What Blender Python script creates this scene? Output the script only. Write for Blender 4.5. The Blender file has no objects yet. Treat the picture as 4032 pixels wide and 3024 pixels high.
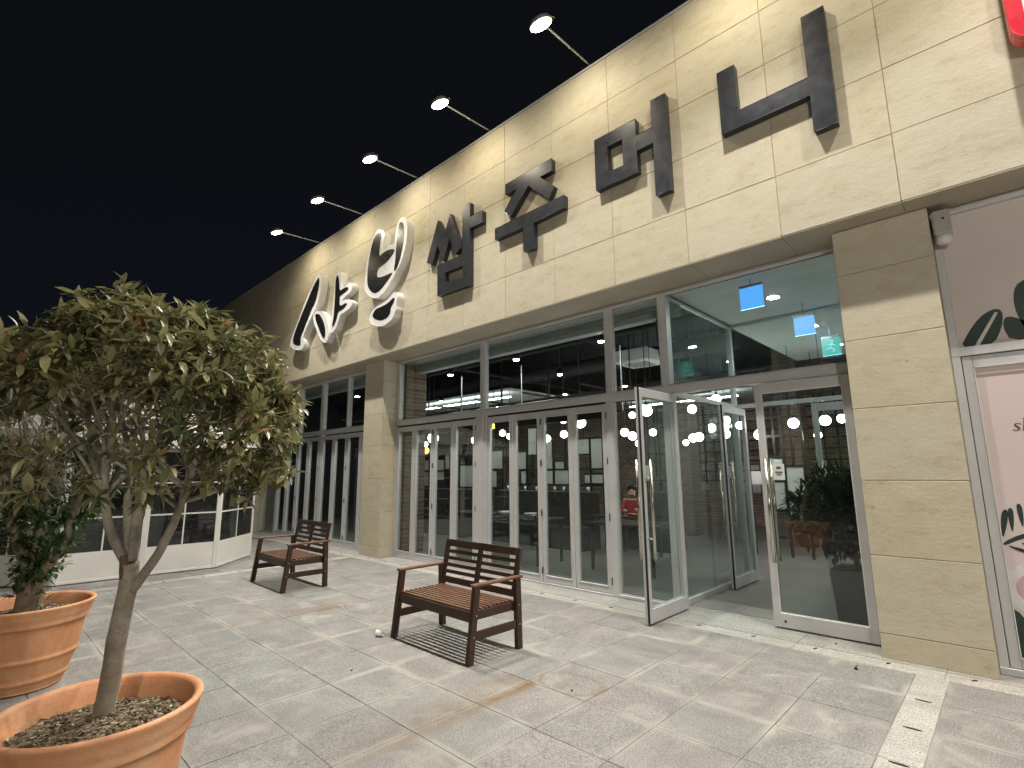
import bpy, bmesh, math, random
from mathutils import Vector, Matrix, noise as mnoise
random.seed(7)
rad = math.radians
scene = bpy.context.scene
COL = scene.collection

# ------------------------------------------------------------------ camera
cam_data = bpy.data.cameras.new("camera")
cam_data.sensor_width = 36.0
cam_data.lens = 18.126
cam_data.clip_start = 0.02
cam_data.clip_end = 400.0
cam = bpy.data.objects.new("camera", cam_data)
COL.objects.link(cam)
yaw, pitch, roll = rad(43.7326), rad(9.7952), rad(-0.4513)
fwd = Vector((-math.sin(yaw)*math.cos(pitch), math.cos(yaw)*math.cos(pitch), math.sin(pitch)))
rgt = Vector((math.cos(yaw), math.sin(yaw), 0))
upv = rgt.cross(fwd)
r2 = math.cos(roll)*rgt + math.sin(roll)*upv
u2 = -math.sin(roll)*rgt + math.cos(roll)*upv
mw = Matrix((r2, u2, -fwd)).transposed().to_4x4()
mw.translation = Vector((0, 0, 1.55))
cam.matrix_world = mw
scene.camera = cam

# ------------------------------------------------------------------ night sky, exposure
world = bpy.data.worlds.new("World")
scene.world = world
world.use_nodes = True
wn = world.node_tree
bg = wn.nodes["Background"]
sky = wn.nodes.new("ShaderNodeTexSky")
sky.sky_type = 'NISHITA'
sky.sun_disc = False
sky.sun_elevation = rad(-5.5)
sky.sun_rotation = rad(-60)
sky.air_density = 1.0
sky.dust_density = 0.3
sky.ozone_density = 3.0
glow = wn.nodes.new("ShaderNodeMix")          # dim, even glow of the town in the night sky
glow.data_type = 'RGBA'
glow.blend_type = 'ADD'
glow.inputs[0].default_value = 1.0
glow.inputs[7].default_value = (0.036, 0.041, 0.050, 1)
wn.links.new(sky.outputs[0], glow.inputs[6])
wn.links.new(glow.outputs[2], bg.inputs[0])
bg.inputs[1].default_value = 0.1
scene.view_settings.view_transform = 'Standard'
scene.view_settings.look = 'None'
scene.view_settings.gamma = 1.0
scene.view_settings.exposure = 0.12
scene.render.engine = 'CYCLES'
try:
    scene.cycles.max_bounces = 6
    scene.cycles.diffuse_bounces = 3
    scene.cycles.glossy_bounces = 3
    scene.cycles.transmission_bounces = 4
    scene.cycles.transparent_max_bounces = 16
    scene.cycles.caustics_reflective = False
    scene.cycles.caustics_refractive = False
    scene.cycles.sample_clamp_indirect = 4.0
except Exception:
    pass

FLOOD_POWER = 720.0        # sign floodlights on the parapet
WASH_POWER = 58.0         # their spill on the wall
FILL_LAMP = 560.0  # emission of the added fill lamp behind the viewpoint
GLOBE = 26.0                # emission of the pendant globes

# ------------------------------------------------------------------ materials
MATS = {}
def new_mat(name):
    m = bpy.data.materials.new(name)
    m.use_nodes = True
    nt = m.node_tree
    return m, nt, nt.nodes["Principled BSDF"]

def N(nt, typ, **kw):
    n = nt.nodes.new(typ)
    for k, v in kw.items():
        setattr(n, k, v)
    return n

def ramp(nt, fac, stops):
    r = nt.nodes.new("ShaderNodeValToRGB")
    els = r.color_ramp.elements
    while len(els) < len(stops):
        els.new(0.5)
    for e, (p, c) in zip(els, stops):
        e.position = p
        e.color = (c[0], c[1], c[2], 1) if not isinstance(c, (int, float)) else (c, c, c, 1)
    nt.links.new(fac, r.inputs[0])
    return r.outputs[0]

def mix(nt, fac, a, b, blend='MIX'):
    n = nt.nodes.new("ShaderNodeMix")
    n.data_type = 'RGBA'
    n.blend_type = blend
    for sock, v in ((n.inputs[0], fac), (n.inputs[6], a), (n.inputs[7], b)):
        if hasattr(v, 'is_output'):
            nt.links.new(v, sock)
        elif isinstance(v, (int, float)):
            sock.default_value = v
        else:
            sock.default_value = (v[0], v[1], v[2], 1)
    return n.outputs[2]

def math_n(nt, op, a, b=None, c=None, clamp=False):
    n = nt.nodes.new("ShaderNodeMath")
    n.operation = op
    n.use_clamp = clamp
    for i, v in enumerate((a, b, c)):
        if v is None:
            continue
        if hasattr(v, 'is_output'):
            nt.links.new(v, n.inputs[i])
        else:
            n.inputs[i].default_value = v
    return n.outputs[0]

def noise(nt, vec, scale, detail=4, rough=0.55, dist=0.0):
    n = nt.nodes.new("ShaderNodeTexNoise")
    n.inputs["Scale"].default_value = scale
    n.inputs["Detail"].default_value = detail
    n.inputs["Roughness"].default_value = rough
    n.inputs["Distortion"].default_value = dist
    if vec is not None:
        nt.links.new(vec, n.inputs["Vector"])
    return n.outputs[0]

def bump(nt, h, strength, dist, bsdf):
    b = nt.nodes.new("ShaderNodeBump")
    b.inputs["Strength"].default_value = strength
    b.inputs["Distance"].default_value = dist
    nt.links.new(h, b.inputs["Height"])
    nt.links.new(b.outputs[0], bsdf.inputs["Normal"])

def obj_vec(nt, shift=True):
    """object coordinates moved by a per-object random amount, so that no two pieces repeat"""
    tc = N(nt, "ShaderNodeTexCoord")
    if not shift:
        return tc.outputs["Object"]
    oi = N(nt, "ShaderNodeObjectInfo")
    m = N(nt, "ShaderNodeVectorMath", operation='SCALE')
    m.inputs[0].default_value = (37.0, 91.0, 53.0)
    nt.links.new(oi.outputs["Random"], m.inputs["Scale"])
    a = N(nt, "ShaderNodeVectorMath", operation='ADD')
    nt.links.new(tc.outputs["Object"], a.inputs[0])
    nt.links.new(m.outputs[0], a.inputs[1])
    return a.outputs[0]

def simple(name, col, rough=0.5, metal=0.0, var=0.12, scale=12.0, bumpd=0.0, coat=0.0):
    if name in MATS:
        return MATS[name]
    m, nt, b = new_mat(name)
    v = obj_vec(nt)
    f = noise(nt, v, scale, 5)
    lo = [c*(1-var) for c in col]
    hi = [min(1, c*(1+var)) for c in col]
    nt.links.new(ramp(nt, f, [(0.3, lo), (0.7, hi)]), b.inputs["Base Color"])
    b.inputs["Roughness"].default_value = rough
    b.inputs["Metallic"].default_value = metal
    r = noise(nt, v, scale*2.3, 3)
    nt.links.new(ramp(nt, r, [(0.25, max(0.02, rough*0.8)), (0.75, min(1, rough*1.2))]), b.inputs["Roughness"])
    if coat:
        b.inputs["Coat Weight"].default_value = coat
    if bumpd:
        bump(nt, noise(nt, v, scale*4, 4), 0.6, bumpd, b)
    MATS[name] = m
    return m

def emit(name, col, strength):
    if name in MATS:
        return MATS[name]
    m, nt, b = new_mat(name)
    b.inputs["Base Color"].default_value = (0.06, 0.06, 0.06, 1)
    b.inputs["Emission Color"].default_value = (*col, 1)
    b.inputs["Emission Strength"].default_value = strength
    MATS[name] = m
    return m

def limestone():
    m, nt, b = new_mat("limestone_cladding")
    v = obj_vec(nt)
    oi = N(nt, "ShaderNodeObjectInfo")
    sc = N(nt, "ShaderNodeVectorMath", operation='MULTIPLY')
    sc.inputs[1].default_value = (1.0, 1.0, 2.2)
    nt.links.new(v, sc.inputs[0])
    n1 = noise(nt, sc.outputs[0], 4.2, 9, 0.68, 0.25)
    n2 = noise(nt, sc.outputs[0], 16.0, 8, 0.72, 0.2)
    n3 = noise(nt, sc.outputs[0], 85.0, 4, 0.65)
    c1 = ramp(nt, n1, [(0.30, (0.50, 0.44, 0.32)), (0.46, (0.58, 0.53, 0.41)), (0.62, (0.61, 0.565, 0.45)), (0.78, (0.66, 0.62, 0.52))])
    blot = ramp(nt, n2, [(0.54, 0.0), (0.70, 1.0)])
    gate = ramp(nt, n1, [(0.40, 1.0), (0.52, 0.0)])
    f = math_n(nt, 'MULTIPLY', math_n(nt, 'MULTIPLY', blot, gate), ramp(nt, oi.outputs["Random"], [(0.2, 0.15), (0.9, 0.6)]))
    c2 = mix(nt, f, c1, (0.36, 0.28, 0.14))
    c3 = mix(nt, 0.30, c2, ramp(nt, n3, [(0.3, 0.25), (0.7, 0.8)]), 'OVERLAY')
    tint = ramp(nt, oi.outputs["Random"], [(0.0, (0.92, 0.90, 0.85)), (0.3, (1.0, 0.99, 0.97)), (0.6, (0.94, 0.93, 0.92)), (1.0, (0.98, 0.94, 0.86))])
    c4 = mix(nt, 1.0, c3, tint, 'MULTIPLY')
    # small rusty iron spots
    vo = N(nt, "ShaderNodeTexVoronoi")
    vo.inputs["Scale"].default_value = 2.3
    nt.links.new(v, vo.inputs["Vector"])
    spot = ramp(nt, vo.outputs["Distance"], [(0.018, 1.0), (0.04, 0.0)])
    c5 = mix(nt, math_n(nt, 'MULTIPLY', spot, 0.5), c4, (0.30, 0.17, 0.08))
    nt.links.new(c5, b.inputs["Base Color"])
    b.inputs["Roughness"].default_value = 0.62
    h = math_n(nt, 'ADD', math_n(nt, 'MULTIPLY', n2, 0.7), math_n(nt, 'MULTIPLY', n3, 0.3))
    bump(nt, h, 0.6, 0.006, b)
    MATS["limestone"] = m
    return m

def granite(name, base, stain=True):
    m, nt, b = new_mat(name)
    v = obj_vec(nt)
    geo = N(nt, "ShaderNodeNewGeometry")
    pos = geo.outputs["Position"]
    oi = N(nt, "ShaderNodeObjectInfo")
    sp = noise(nt, v, 95.0, 3, 0.75)
    sp2 = noise(nt, v, 260.0, 2, 0.6)
    vein = N(nt, "ShaderNodeVectorMath", operation='MULTIPLY')
    vein.inputs[1].default_value = (1.2, 2.6, 1.0)
    nt.links.new(v, vein.inputs[0])
    n1 = noise(nt, vein.outputs[0], 1.6, 6, 0.6, 0.8)
    n2 = noise(nt, v, 1.4, 4, 0.55)
    n3 = noise(nt, pos, 3.4, 6, 0.65, 0.5)
    lo = [c*0.82 for c in base]
    hi = [c*1.18 for c in base]
    c1 = ramp(nt, n1, [(0.3, lo), (0.5, base), (0.72, hi)])
    tint = ramp(nt, oi.outputs["Random"], [(0.0, (0.90, 0.96, 0.92)), (0.35, (1.0, 1.0, 0.98)), (0.7, (1.0, 0.955, 0.935)), (1.0, (0.88, 0.88, 0.88))])
    c2 = mix(nt, 0.85, c1, tint, 'MULTIPLY')
    c3 = mix(nt, 0.62, c2, ramp(nt, sp, [(0.34, 0.12), (0.5, 0.5), (0.66, 0.92)]), 'OVERLAY')
    c3 = mix(nt, 0.42, c3, ramp(nt, sp2, [(0.35, 0.2), (0.65, 0.85)]), 'OVERLAY')
    c = c3
    if stain:
        # pale lime bloom spreading over the slabs in patches
        tc2 = N(nt, "ShaderNodeTexCoord")
        ab = N(nt, "ShaderNodeVectorMath", operation='ABSOLUTE')
        nt.links.new(tc2.outputs["Object"], ab.inputs[0])
        sx = N(nt, "ShaderNodeSeparateXYZ")
        nt.links.new(ab.outputs[0], sx.inputs[0])
        ed = math_n(nt, 'SUBTRACT', 0.262, math_n(nt, 'MAXIMUM', sx.outputs[0], sx.outputs[1]))
        rim = math_n(nt, 'MULTIPLY', ramp(nt, math_n(nt, 'ADD', ed, math_n(nt, 'MULTIPLY', math_n(nt, 'SUBTRACT', n3, 0.5), 0.05)), [(0.0, 1.0), (0.05, 0.0)]), ramp(nt, noise(nt, pos, 1.7, 3), [(0.45, 0.0), (0.6, 1.0)]))
        c = mix(nt, math_n(nt, 'MULTIPLY', rim, 0.75), c, (0.42, 0.405, 0.35))
        bl = math_n(nt, 'MULTIPLY', ramp(nt, n3, [(0.50, 0.0), (0.66, 1.0)]), ramp(nt, n2, [(0.42, 0.0), (0.60, 1.0)]))
        c = mix(nt, math_n(nt, 'MULTIPLY', bl, 0.6), c, (0.40, 0.385, 0.335))
        gr = ramp(nt, noise(nt, pos, 0.9, 3), [(0.45, 0.0), (0.7, 0.35)])
        c = mix(nt, gr, c, (0.13, 0.127, 0.118))
        xyz = N(nt, "ShaderNodeSeparateXYZ")
        nt.links.new(pos, xyz.inputs[0])
        X, Y = xyz.outputs[0], xyz.outputs[1]
        wob = math_n(nt, 'MULTIPLY', math_n(nt, 'SUBTRACT', noise(nt, pos, 5.0, 3), 0.5), 0.10)
        total = None
        for x0, ya, yb, side in ((-2.80, 3.14, 1.05, 1), (-6.00, 3.28, 1.9, 1)):
            dx = math_n(nt, 'ADD', math_n(nt, 'SUBTRACT', X, x0), wob)
            # brown run-off hugging the joint, broader on one side
            s1 = ramp(nt, math_n(nt, 'ABSOLUTE', dx), [(0.0, 1.0), (0.09, 0.0)])
            s2 = ramp(nt, math_n(nt, 'ABSOLUTE', math_n(nt, 'ADD', dx, 0.10)), [(0.0, 0.55), (0.26, 0.0)])
            t = math_n(nt, 'DIVIDE', math_n(nt, 'SUBTRACT', ya, Y), ya - yb)
            along = ramp(nt, t, [(0.0, 0.0), (0.02, 1.0), (0.30, 0.62), (0.6, 0.35), (1.0, 0.0)])
            msk = math_n(nt, 'MULTIPLY', math_n(nt, 'MAXIMUM', s1, s2), along)
            total = msk if total is None else math_n(nt, 'MAXIMUM', total, msk)
        for cx, cy, rx, ry, w, k in ((-2.58, 3.30, 0.26, 0.17, 0.16, 0.55), (-2.40, 3.22, 0.20, 0.10, 0.12, 0.3), (-5.70, 3.42, 0.36, 0.16, 0.10, 0.6), (-5.35, 3.50, 0.20, 0.12, 0.10, 0.55)):
            ax = math_n(nt, 'DIVIDE', math_n(nt, 'ADD', math_n(nt, 'SUBTRACT', X, cx), wob), rx)
            ay = math_n(nt, 'DIVIDE', math_n(nt, 'ADD', math_n(nt, 'SUBTRACT', Y, cy), wob), ry)
            d = math_n(nt, 'SQRT', math_n(nt, 'ADD', math_n(nt, 'MULTIPLY', ax, ax), math_n(nt, 'MULTIPLY', ay, ay)))
            ring = ramp(nt, math_n(nt, 'ABSOLUTE', math_n(nt, 'SUBTRACT', d, 1.0)), [(0.0, k), (w, 0.0)])
            total = math_n(nt, 'MAXIMUM', total, ring)
        tot = math_n(nt, 'MULTIPLY', total, ramp(nt, noise(nt, pos, 6.0, 4), [(0.3, 0.35), (0.65, 1.0)]))
        c = mix(nt, math_n(nt, 'MULTIPLY', tot, 1.15, clamp=True), c, (0.165, 0.090, 0.024))
    nt.links.new(c, b.inputs["Base Color"])
    b.inputs["Roughness"].default_value = 0.72
    bump(nt, math_n(nt, 'ADD', sp, math_n(nt, 'MULTIPLY', n1, 0.8)), 0.5, 0.003, b)
    MATS[name] = m
    return m

def mortar():
    m, nt, b = new_mat("joint_mortar")
    geo = N(nt, "ShaderNodeNewGeometry")
    n1 = noise(nt, geo.outputs["Position"], 1.3, 5, 0.6)
    c = ramp(nt, n1, [(0.36, (0.09, 0.085, 0.07)), (0.46, (0.20, 0.195, 0.175)), (0.64, (0.36, 0.35, 0.31))])
    nt.links.new(c, b.inputs["Base Color"])
    b.inputs["Roughness"].default_value = 0.9
    MATS["mortar"] = m
    return m

def wood(name, dark, light):
    m, nt, b = new_mat(name)
    v = obj_vec(nt)
    sc = N(nt, "ShaderNodeVectorMath", operation='MULTIPLY')
    sc.inputs[1].default_value = (1.5, 26.0, 26.0)
    nt.links.new(v, sc.inputs[0])
    n1 = noise(nt, sc.outputs[0], 2.0, 6, 0.6, 0.7)
    n2 = noise(nt, v, 5.0, 4)
    f = math_n(nt, 'ADD', math_n(nt, 'MULTIPLY', n1, 0.6), math_n(nt, 'MULTIPLY', n2, 0.4))
    nt.links.new(ramp(nt, f, [(0.32, dark), (0.66, light)]), b.inputs["Base Color"])
    nt.links.new(ramp(nt, n1, [(0.3, 0.42), (0.7, 0.62)]), b.inputs["Roughness"])
    bump(nt, n1, 0.35, 0.002, b)
    MATS[name] = m
    return m

def terracotta():
    m, nt, b = new_mat("terracotta")
    v = obj_vec(nt)
    n1 = noise(nt, v, 3.2, 7, 0.62, 0.6)
    n2 = noise(nt, v, 14.0, 6, 0.65)
    c = ramp(nt, n1, [(0.28, (0.50, 0.215, 0.10)), (0.5, (0.64, 0.30, 0.145)), (0.72, (0.71, 0.37, 0.20))])
    f = ramp(nt, n2, [(0.56, 0.0), (0.72, 0.40)])
    c = mix(nt, f, c, (0.62, 0.45, 0.32))
    # lime bloom in soft patches and dark water marks running down the wall
    st = N(nt, "ShaderNodeVectorMath", operation='MULTIPLY')
    st.inputs[1].default_value = (7.0, 7.0, 1.1)
    nt.links.new(v, st.inputs[0])
    n4 = noise(nt, st.outputs[0], 1.0, 5, 0.6, 0.4)
    c = mix(nt, ramp(nt, n4, [(0.52, 0.0), (0.72, 0.32)]), c, (0.30, 0.145, 0.075))
    n5 = noise(nt, v, 2.0, 8, 0.7, 0.9)
    c = mix(nt, ramp(nt, n5, [(0.54, 0.0), (0.70, 0.42)]), c, (0.68, 0.47, 0.33))
    nt.links.new(c, b.inputs["Base Color"])
    b.inputs["Roughness"].default_value = 0.68
    bump(nt, math_n(nt, 'ADD', n2, math_n(nt, 'MULTIPLY', noise(nt, v, 90.0, 3), 0.5)), 0.6, 0.005, b)
    MATS["terracotta"] = m
    return m

def bark(name, a, c_):
    m, nt, b = new_mat(name)
    v = obj_vec(nt)
    n1 = noise(nt, v, 9.0, 6, 0.6, 0.4)
    n2 = noise(nt, v, 60.0, 3)
    f = math_n(nt, 'ADD', math_n(nt, 'MULTIPLY', n1, 0.65), math_n(nt, 'MULTIPLY', n2, 0.35))
    nt.links.new(ramp(nt, f, [(0.34, a), (0.64, c_)]), b.inputs["Base Color"])
    b.inputs["Roughness"].default_value = 0.8
    bump(nt, f, 0.6, 0.006, b)
    MATS[name] = m
    return m

def leafmat(name, cols, rough=0.34):
    m, nt, b = new_mat(name)
    at = N(nt, "ShaderNodeAttribute")
    at.attribute_name = "leaf_tone"
    nt.links.new(ramp(nt, at.outputs["Fac"], [(i/(len(cols)-1), c) for i, c in enumerate(cols)]), b.inputs["Base Color"])
    b.inputs["Roughness"].default_value = rough
    tl = nt.nodes.new("ShaderNodeBsdfTranslucent")
    nt.links.new(b.inputs["Base Color"].links[0].from_socket, tl.inputs[0])
    mx = nt.nodes.new("ShaderNodeMixShader")
    mx.inputs[0].default_value = 0.35
    nt.links.new(b.outputs[0], mx.inputs[1])
    nt.links.new(tl.outputs[0], mx.inputs[2])
    nt.links.new(mx.outputs[0], nt.nodes["Material Output"].inputs[0])
    MATS[name] = m
    return m

def glass(name, tint=(0.86, 0.91, 0.90), ior=1.5, dust=0.006):
    """a thin architectural pane: sees through with a slight tint, mirrors by Fresnel"""
    m = bpy.data.materials.new(name)
    m.use_nodes = True
    nt = m.node_tree
    nt.nodes.clear()
    out = nt.nodes.new("ShaderNodeOutputMaterial")
    tr = nt.nodes.new("ShaderNodeBsdfTransparent")
    tr.inputs[0].default_value = (*tint, 1)
    gl = nt.nodes.new("ShaderNodeBsdfGlossy")
    gl.inputs["Roughness"].default_value = 0.0
    gl.inputs[0].default_value = (0.95, 0.97, 0.97, 1)
    # Schlick reflectance from |N.I|, the same from both sides of the sheet
    ge = nt.nodes.new("ShaderNodeNewGeometry")
    dt = N(nt, "ShaderNodeVectorMath", operation='DOT_PRODUCT')
    nt.links.new(ge.outputs["Normal"], dt.inputs[0])
    nt.links.new(ge.outputs["Incoming"], dt.inputs[1])
    f0 = ((ior-1)/(ior+1))**2
    p5 = math_n(nt, 'POWER', math_n(nt, 'SUBTRACT', 1.0, math_n(nt, 'ABSOLUTE', dt.outputs["Value"]), clamp=True), 5.0)
    mx = nt.nodes.new("ShaderNodeMixShader")
    nt.links.new(math_n(nt, 'MULTIPLY_ADD', p5, 1-f0, f0), mx.inputs[0])
    nt.links.new(tr.outputs[0], mx.inputs[1])
    nt.links.new(gl.outputs[0], mx.inputs[2])
    df = nt.nodes.new("ShaderNodeBsdfDiffuse")
    df.inputs[0].default_value = (0.5, 0.52, 0.52, 1)
    geo = N(nt, "ShaderNodeNewGeometry")
    sm = noise(nt, geo.outputs["Position"], 2.2, 5, 0.6, 0.6)
    mx2 = nt.nodes.new("ShaderNodeMixShader")
    nt.links.new(ramp(nt, sm, [(0.35, dust*0.3), (0.75, dust*2.0)]), mx2.inputs[0])
    nt.links.new(mx.outputs[0], mx2.inputs[1])
    nt.links.new(df.outputs[0], mx2.inputs[2])
    nt.links.new(mx2.outputs[0], out.inputs[0])
    MATS[name] = m
    return m

def brick(key="brick", k=1.0):
    m, nt, b = new_mat("old_" + key)
    tc = N(nt, "ShaderNodeTexCoord")
    mp = N(nt, "ShaderNodeMapping")
    mp.inputs["Rotation"].default_value = (rad(90), 0, 0)
    nt.links.new(tc.outputs["Object"], mp.inputs[0])
    br = N(nt, "ShaderNodeTexBrick")
    br.inputs["Scale"].default_value = 1.0
    br.inputs["Brick Width"].default_value = 0.24
    br.inputs["Row Height"].default_value = 0.085
    br.inputs["Mortar Size"].default_value = 0.010
    br.inputs["Color1"].default_value = (0.11*k, 0.058*(1+(k-1)*1.5), 0.038*(1+(k-1)*1.8), 1)
    br.inputs["Color2"].default_value = (0.19*k, 0.135*k, 0.095*k, 1)
    br.inputs["Mortar"].default_value = (0.19*k, 0.175*k, 0.15*k, 1)
    nt.links.new(mp.outputs[0], br.inputs["Vector"])
    n1 = noise(nt, tc.outputs["Object"], 6.0, 5)
    c = mix(nt, 0.4, br.outputs[0], ramp(nt, n1, [(0.3, 0.25), (0.7, 0.8)]), 'OVERLAY')
    nt.links.new(c, b.inputs["Base Color"])
    b.inputs["Roughness"].default_value = 0.85
    MATS[key] = m
    return m

limestone(); mortar(); terracotta(); brick(); brick("pale_brick", 2.3)
granite("granite_slab", (0.222, 0.217, 0.209))
granite("pale_granite", (0.37, 0.36, 0.335), stain=False)
granite("threshold_granite", (0.33, 0.325, 0.31), stain=False)
wood("dark_wood", (0.026, 0.013, 0.008), (0.072, 0.034, 0.019))
wood("worn_wood", (0.085, 0.040, 0.021), (0.20, 0.098, 0.053))
bark("smooth_bark", (0.20, 0.18, 0.14), (0.38, 0.35, 0.285))
bark("pale_bark", (0.17, 0.145, 0.10), (0.36, 0.31, 0.22))
leafmat("olive_leaves", [(0.070, 0.090, 0.042), (0.155, 0.165, 0.072), (0.25, 0.24, 0.105), (0.37, 0.34, 0.175), (0.36, 0.21, 0.09)])
leafmat("deep_leaves", [(0.030, 0.075, 0.026), (0.075, 0.145, 0.050), (0.14, 0.21, 0.075)])
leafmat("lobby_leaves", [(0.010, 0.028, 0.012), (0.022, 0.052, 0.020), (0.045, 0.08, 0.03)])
leafmat("dry_leaves", [(0.014, 0.010, 0.007), (0.030, 0.020, 0.013), (0.055, 0.037, 0.023)], 0.6)
glass("window_glass")
glass("greenish_glass", (0.88, 0.925, 0.915), 1.52, 0.006)
glass("clear_vinyl", (0.62, 0.62, 0.60), 1.5, 0.03)
ALU = simple("painted_aluminium", (0.60, 0.60, 0.61), 0.38, 0.15, 0.05, 6)
ALU_D = simple("dark_gasket", (0.02, 0.02, 0.02), 0.6)
STEEL = simple("brushed_steel", (0.62, 0.58, 0.50), 0.22, 1.0, 0.05, 30)
LETTER = simple("charcoal_lacquer", (0.046, 0.049, 0.060), 0.32, 0.35, 0.10, 4)
SIGNW = simple("white_acrylic", (0.80, 0.80, 0.79), 0.30, 0.0, 0.02, 4)
SIGNB = simple("black_vinyl", (0.012, 0.012, 0.013), 0.30, 0.0, 0.15, 4)
SIGNR = simple("red_acrylic", (0.62, 0.02, 0.04), 0.30, 0.0, 0.06, 4)
DARK = simple("charcoal_paint", (0.025, 0.025, 0.027), 0.7, 0, 0.2, 3)
BLACKM = simple("black_metal", (0.015, 0.013, 0.012), 0.5, 0.2, 0.2, 10)
PAPER = simple("paper_panel", (0.55, 0.56, 0.53), 0.75, 0, 0.10, 3)
WHITEP = simple("white_plaster", (0.66, 0.68, 0.66), 0.8, 0, 0.05, 3)
SEAL = simple("beige_sealant", (0.40, 0.35, 0.255), 0.8, 0, 0.12, 8)
SOFFIT = simple("soffit_plaster", (0.42, 0.37, 0.29), 0.7, 0, 0.08, 2)
TENTW = simple("white_canvas", (0.86, 0.845, 0.80), 0.6, 0, 0.05, 2.5)
TENTG = simple("grey_canvas", (0.36, 0.345, 0.32), 0.7, 0, 0.08, 2.5)
SOIL = simple("dry_bark_mulch", (0.17, 0.125, 0.075), 0.95, 0, 0.5, 60, 0.01)
NAVY = simple("navy_cloth", (0.02, 0.034, 0.105), 0.7, 0, 0.15, 6)

# ------------------------------------------------------------------ builders
def link(o, parent=None):
    COL.objects.link(o)
    if parent is not None:
        o.parent = parent
    return o

def empty(name, loc=(0, 0, 0), parent=None):
    o = bpy.data.objects.new(name, None)
    o.empty_display_size = 0.1
    o.location = loc
    return link(o, parent)

def tag(o, label=None, cat=None, group=None, kind=None):
    if label: o["label"] = label
    if cat: o["category"] = cat
    if group: o["group"] = group
    if kind: o["kind"] = kind
    return o

def obj(name, bm, mat, parent=None, smooth=False, world_parent=True):
    me = bpy.data.meshes.new(name)
    bmesh.ops.recalc_face_normals(bm, faces=bm.faces)
    bm.to_mesh(me)
    bm.free()
    if mat is not None:
        me.materials.append(mat if not isinstance(mat, str) else MATS[mat])
    if smooth:
        for p in me.polygons:
            p.use_smooth = True
    o = bpy.data.objects.new(name, me)
    link(o, parent)
    if parent is not None and world_parent:
        base = parent
        off = Vector((0, 0, 0))
        M_ = Matrix.Identity(4)
        chain = []
        while base is not None:
            chain.append(base)
            base = base.parent
        for c in reversed(chain):
            M_ = M_ @ Matrix.LocRotScale(c.location, c.rotation_euler, c.scale)
        o.matrix_local = M_.inverted()
    return o

def B():
    return bmesh.new()

def box(bm, x0, x1, y0, y1, z0, z1, bev=0.0):
    if x1 < x0: x0, x1 = x1, x0
    if y1 < y0: y0, y1 = y1, y0
    vs = [bm.verts.new(p) for p in ((x0,y0,z0),(x1,y0,z0),(x1,y1,z0),(x0,y1,z0),(x0,y0,z1),(x1,y0,z1),(x1,y1,z1),(x0,y1,z1))]
    fs = [bm.faces.new([vs[i] for i in f]) for f in ((0,3,2,1),(4,5,6,7),(0,1,5,4),(1,2,6,5),(2,3,7,6),(3,0,4,7))]
    if bev:
        es = list({e for f in fs for e in f.edges})
        bmesh.ops.bevel(bm, geom=es, offset=bev, segments=1, affect='EDGES', profile=0.5)
    return bm

def one_box(name, mat, parent, *a, bev=0.0):
    bm = B()
    box(bm, *a, bev=bev)
    return obj(name, bm, mat, parent)

def obox(bm, M_, x0, x1, y0, y1, z0, z1, bev=0.0):
    b2 = B()
    box(b2, x0, x1, y0, y1, z0, z1, bev)
    merge(bm, b2, M_)

def merge(bm, b2, M_=None):
    vm = {}
    for v in b2.verts:
        vm[v] = bm.verts.new(M_ @ v.co if M_ is not None else v.co)
    for f in b2.faces:
        try:
            nf = bm.faces.new([vm[v] for v in f.verts])
            nf.smooth = f.smooth
        except ValueError:
            pass
    b2.free()

def tube(bm, pts, radii, n=8, cap=True):
    pts = [Vector(p) for p in pts]
    if isinstance(radii, (int, float)):
        radii = [radii]*len(pts)
    rings = []
    prev = None
    for i, p in enumerate(pts):
        d = (pts[min(i+1, len(pts)-1)] - pts[max(i-1, 0)])
        if d.length < 1e-9:
            d = Vector((0, 0, 1))
        d.normalize()
        if prev is None:
            a = d.orthogonal().normalized()
        else:
            a = (prev - d*prev.dot(d))
            if a.length < 1e-6:
                a = d.orthogonal()
            a.normalize()
        prev = a
        c = d.cross(a)
        rings.append([bm.verts.new(p + radii[i]*(math.cos(2*math.pi*k/n)*a + math.sin(2*math.pi*k/n)*c)) for k in range(n)])
    for i in range(len(rings)-1):
        for k in range(n):
            f = bm.faces.new((rings[i][k], rings[i][(k+1) % n], rings[i+1][(k+1) % n], rings[i+1][k]))
            f.smooth = True
    if cap:
        bm.faces.new(rings[0][::-1])
        bm.faces.new(rings[-1])
    return bm

def lathe(bm, prof, cx, cy, n=48):
    rings = []
    for r, z in prof:
        rings.append([bm.verts.new((cx + r*math.cos(2*math.pi*k/n), cy + r*math.sin(2*math.pi*k/n), z)) for k in range(n)])
    for i in range(len(rings)-1):
        for k in range(n):
            f = bm.faces.new((rings[i][k], rings[i][(k+1) % n], rings[i+1][(k+1) % n], rings[i+1][k]))
            f.smooth = True
    return rings

def ball(bm, c, r, seg=16, sz=1.0):
    b2 = B()
    bmesh.ops.create_uvsphere(b2, u_segments=seg, v_segments=max(6, seg//2), radius=r)
    for f in b2.faces:
        f.smooth = True
    merge(bm, b2, Matrix.Translation(Vector(c)) @ Matrix.Diagonal((1, 1, sz, 1)))

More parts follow.
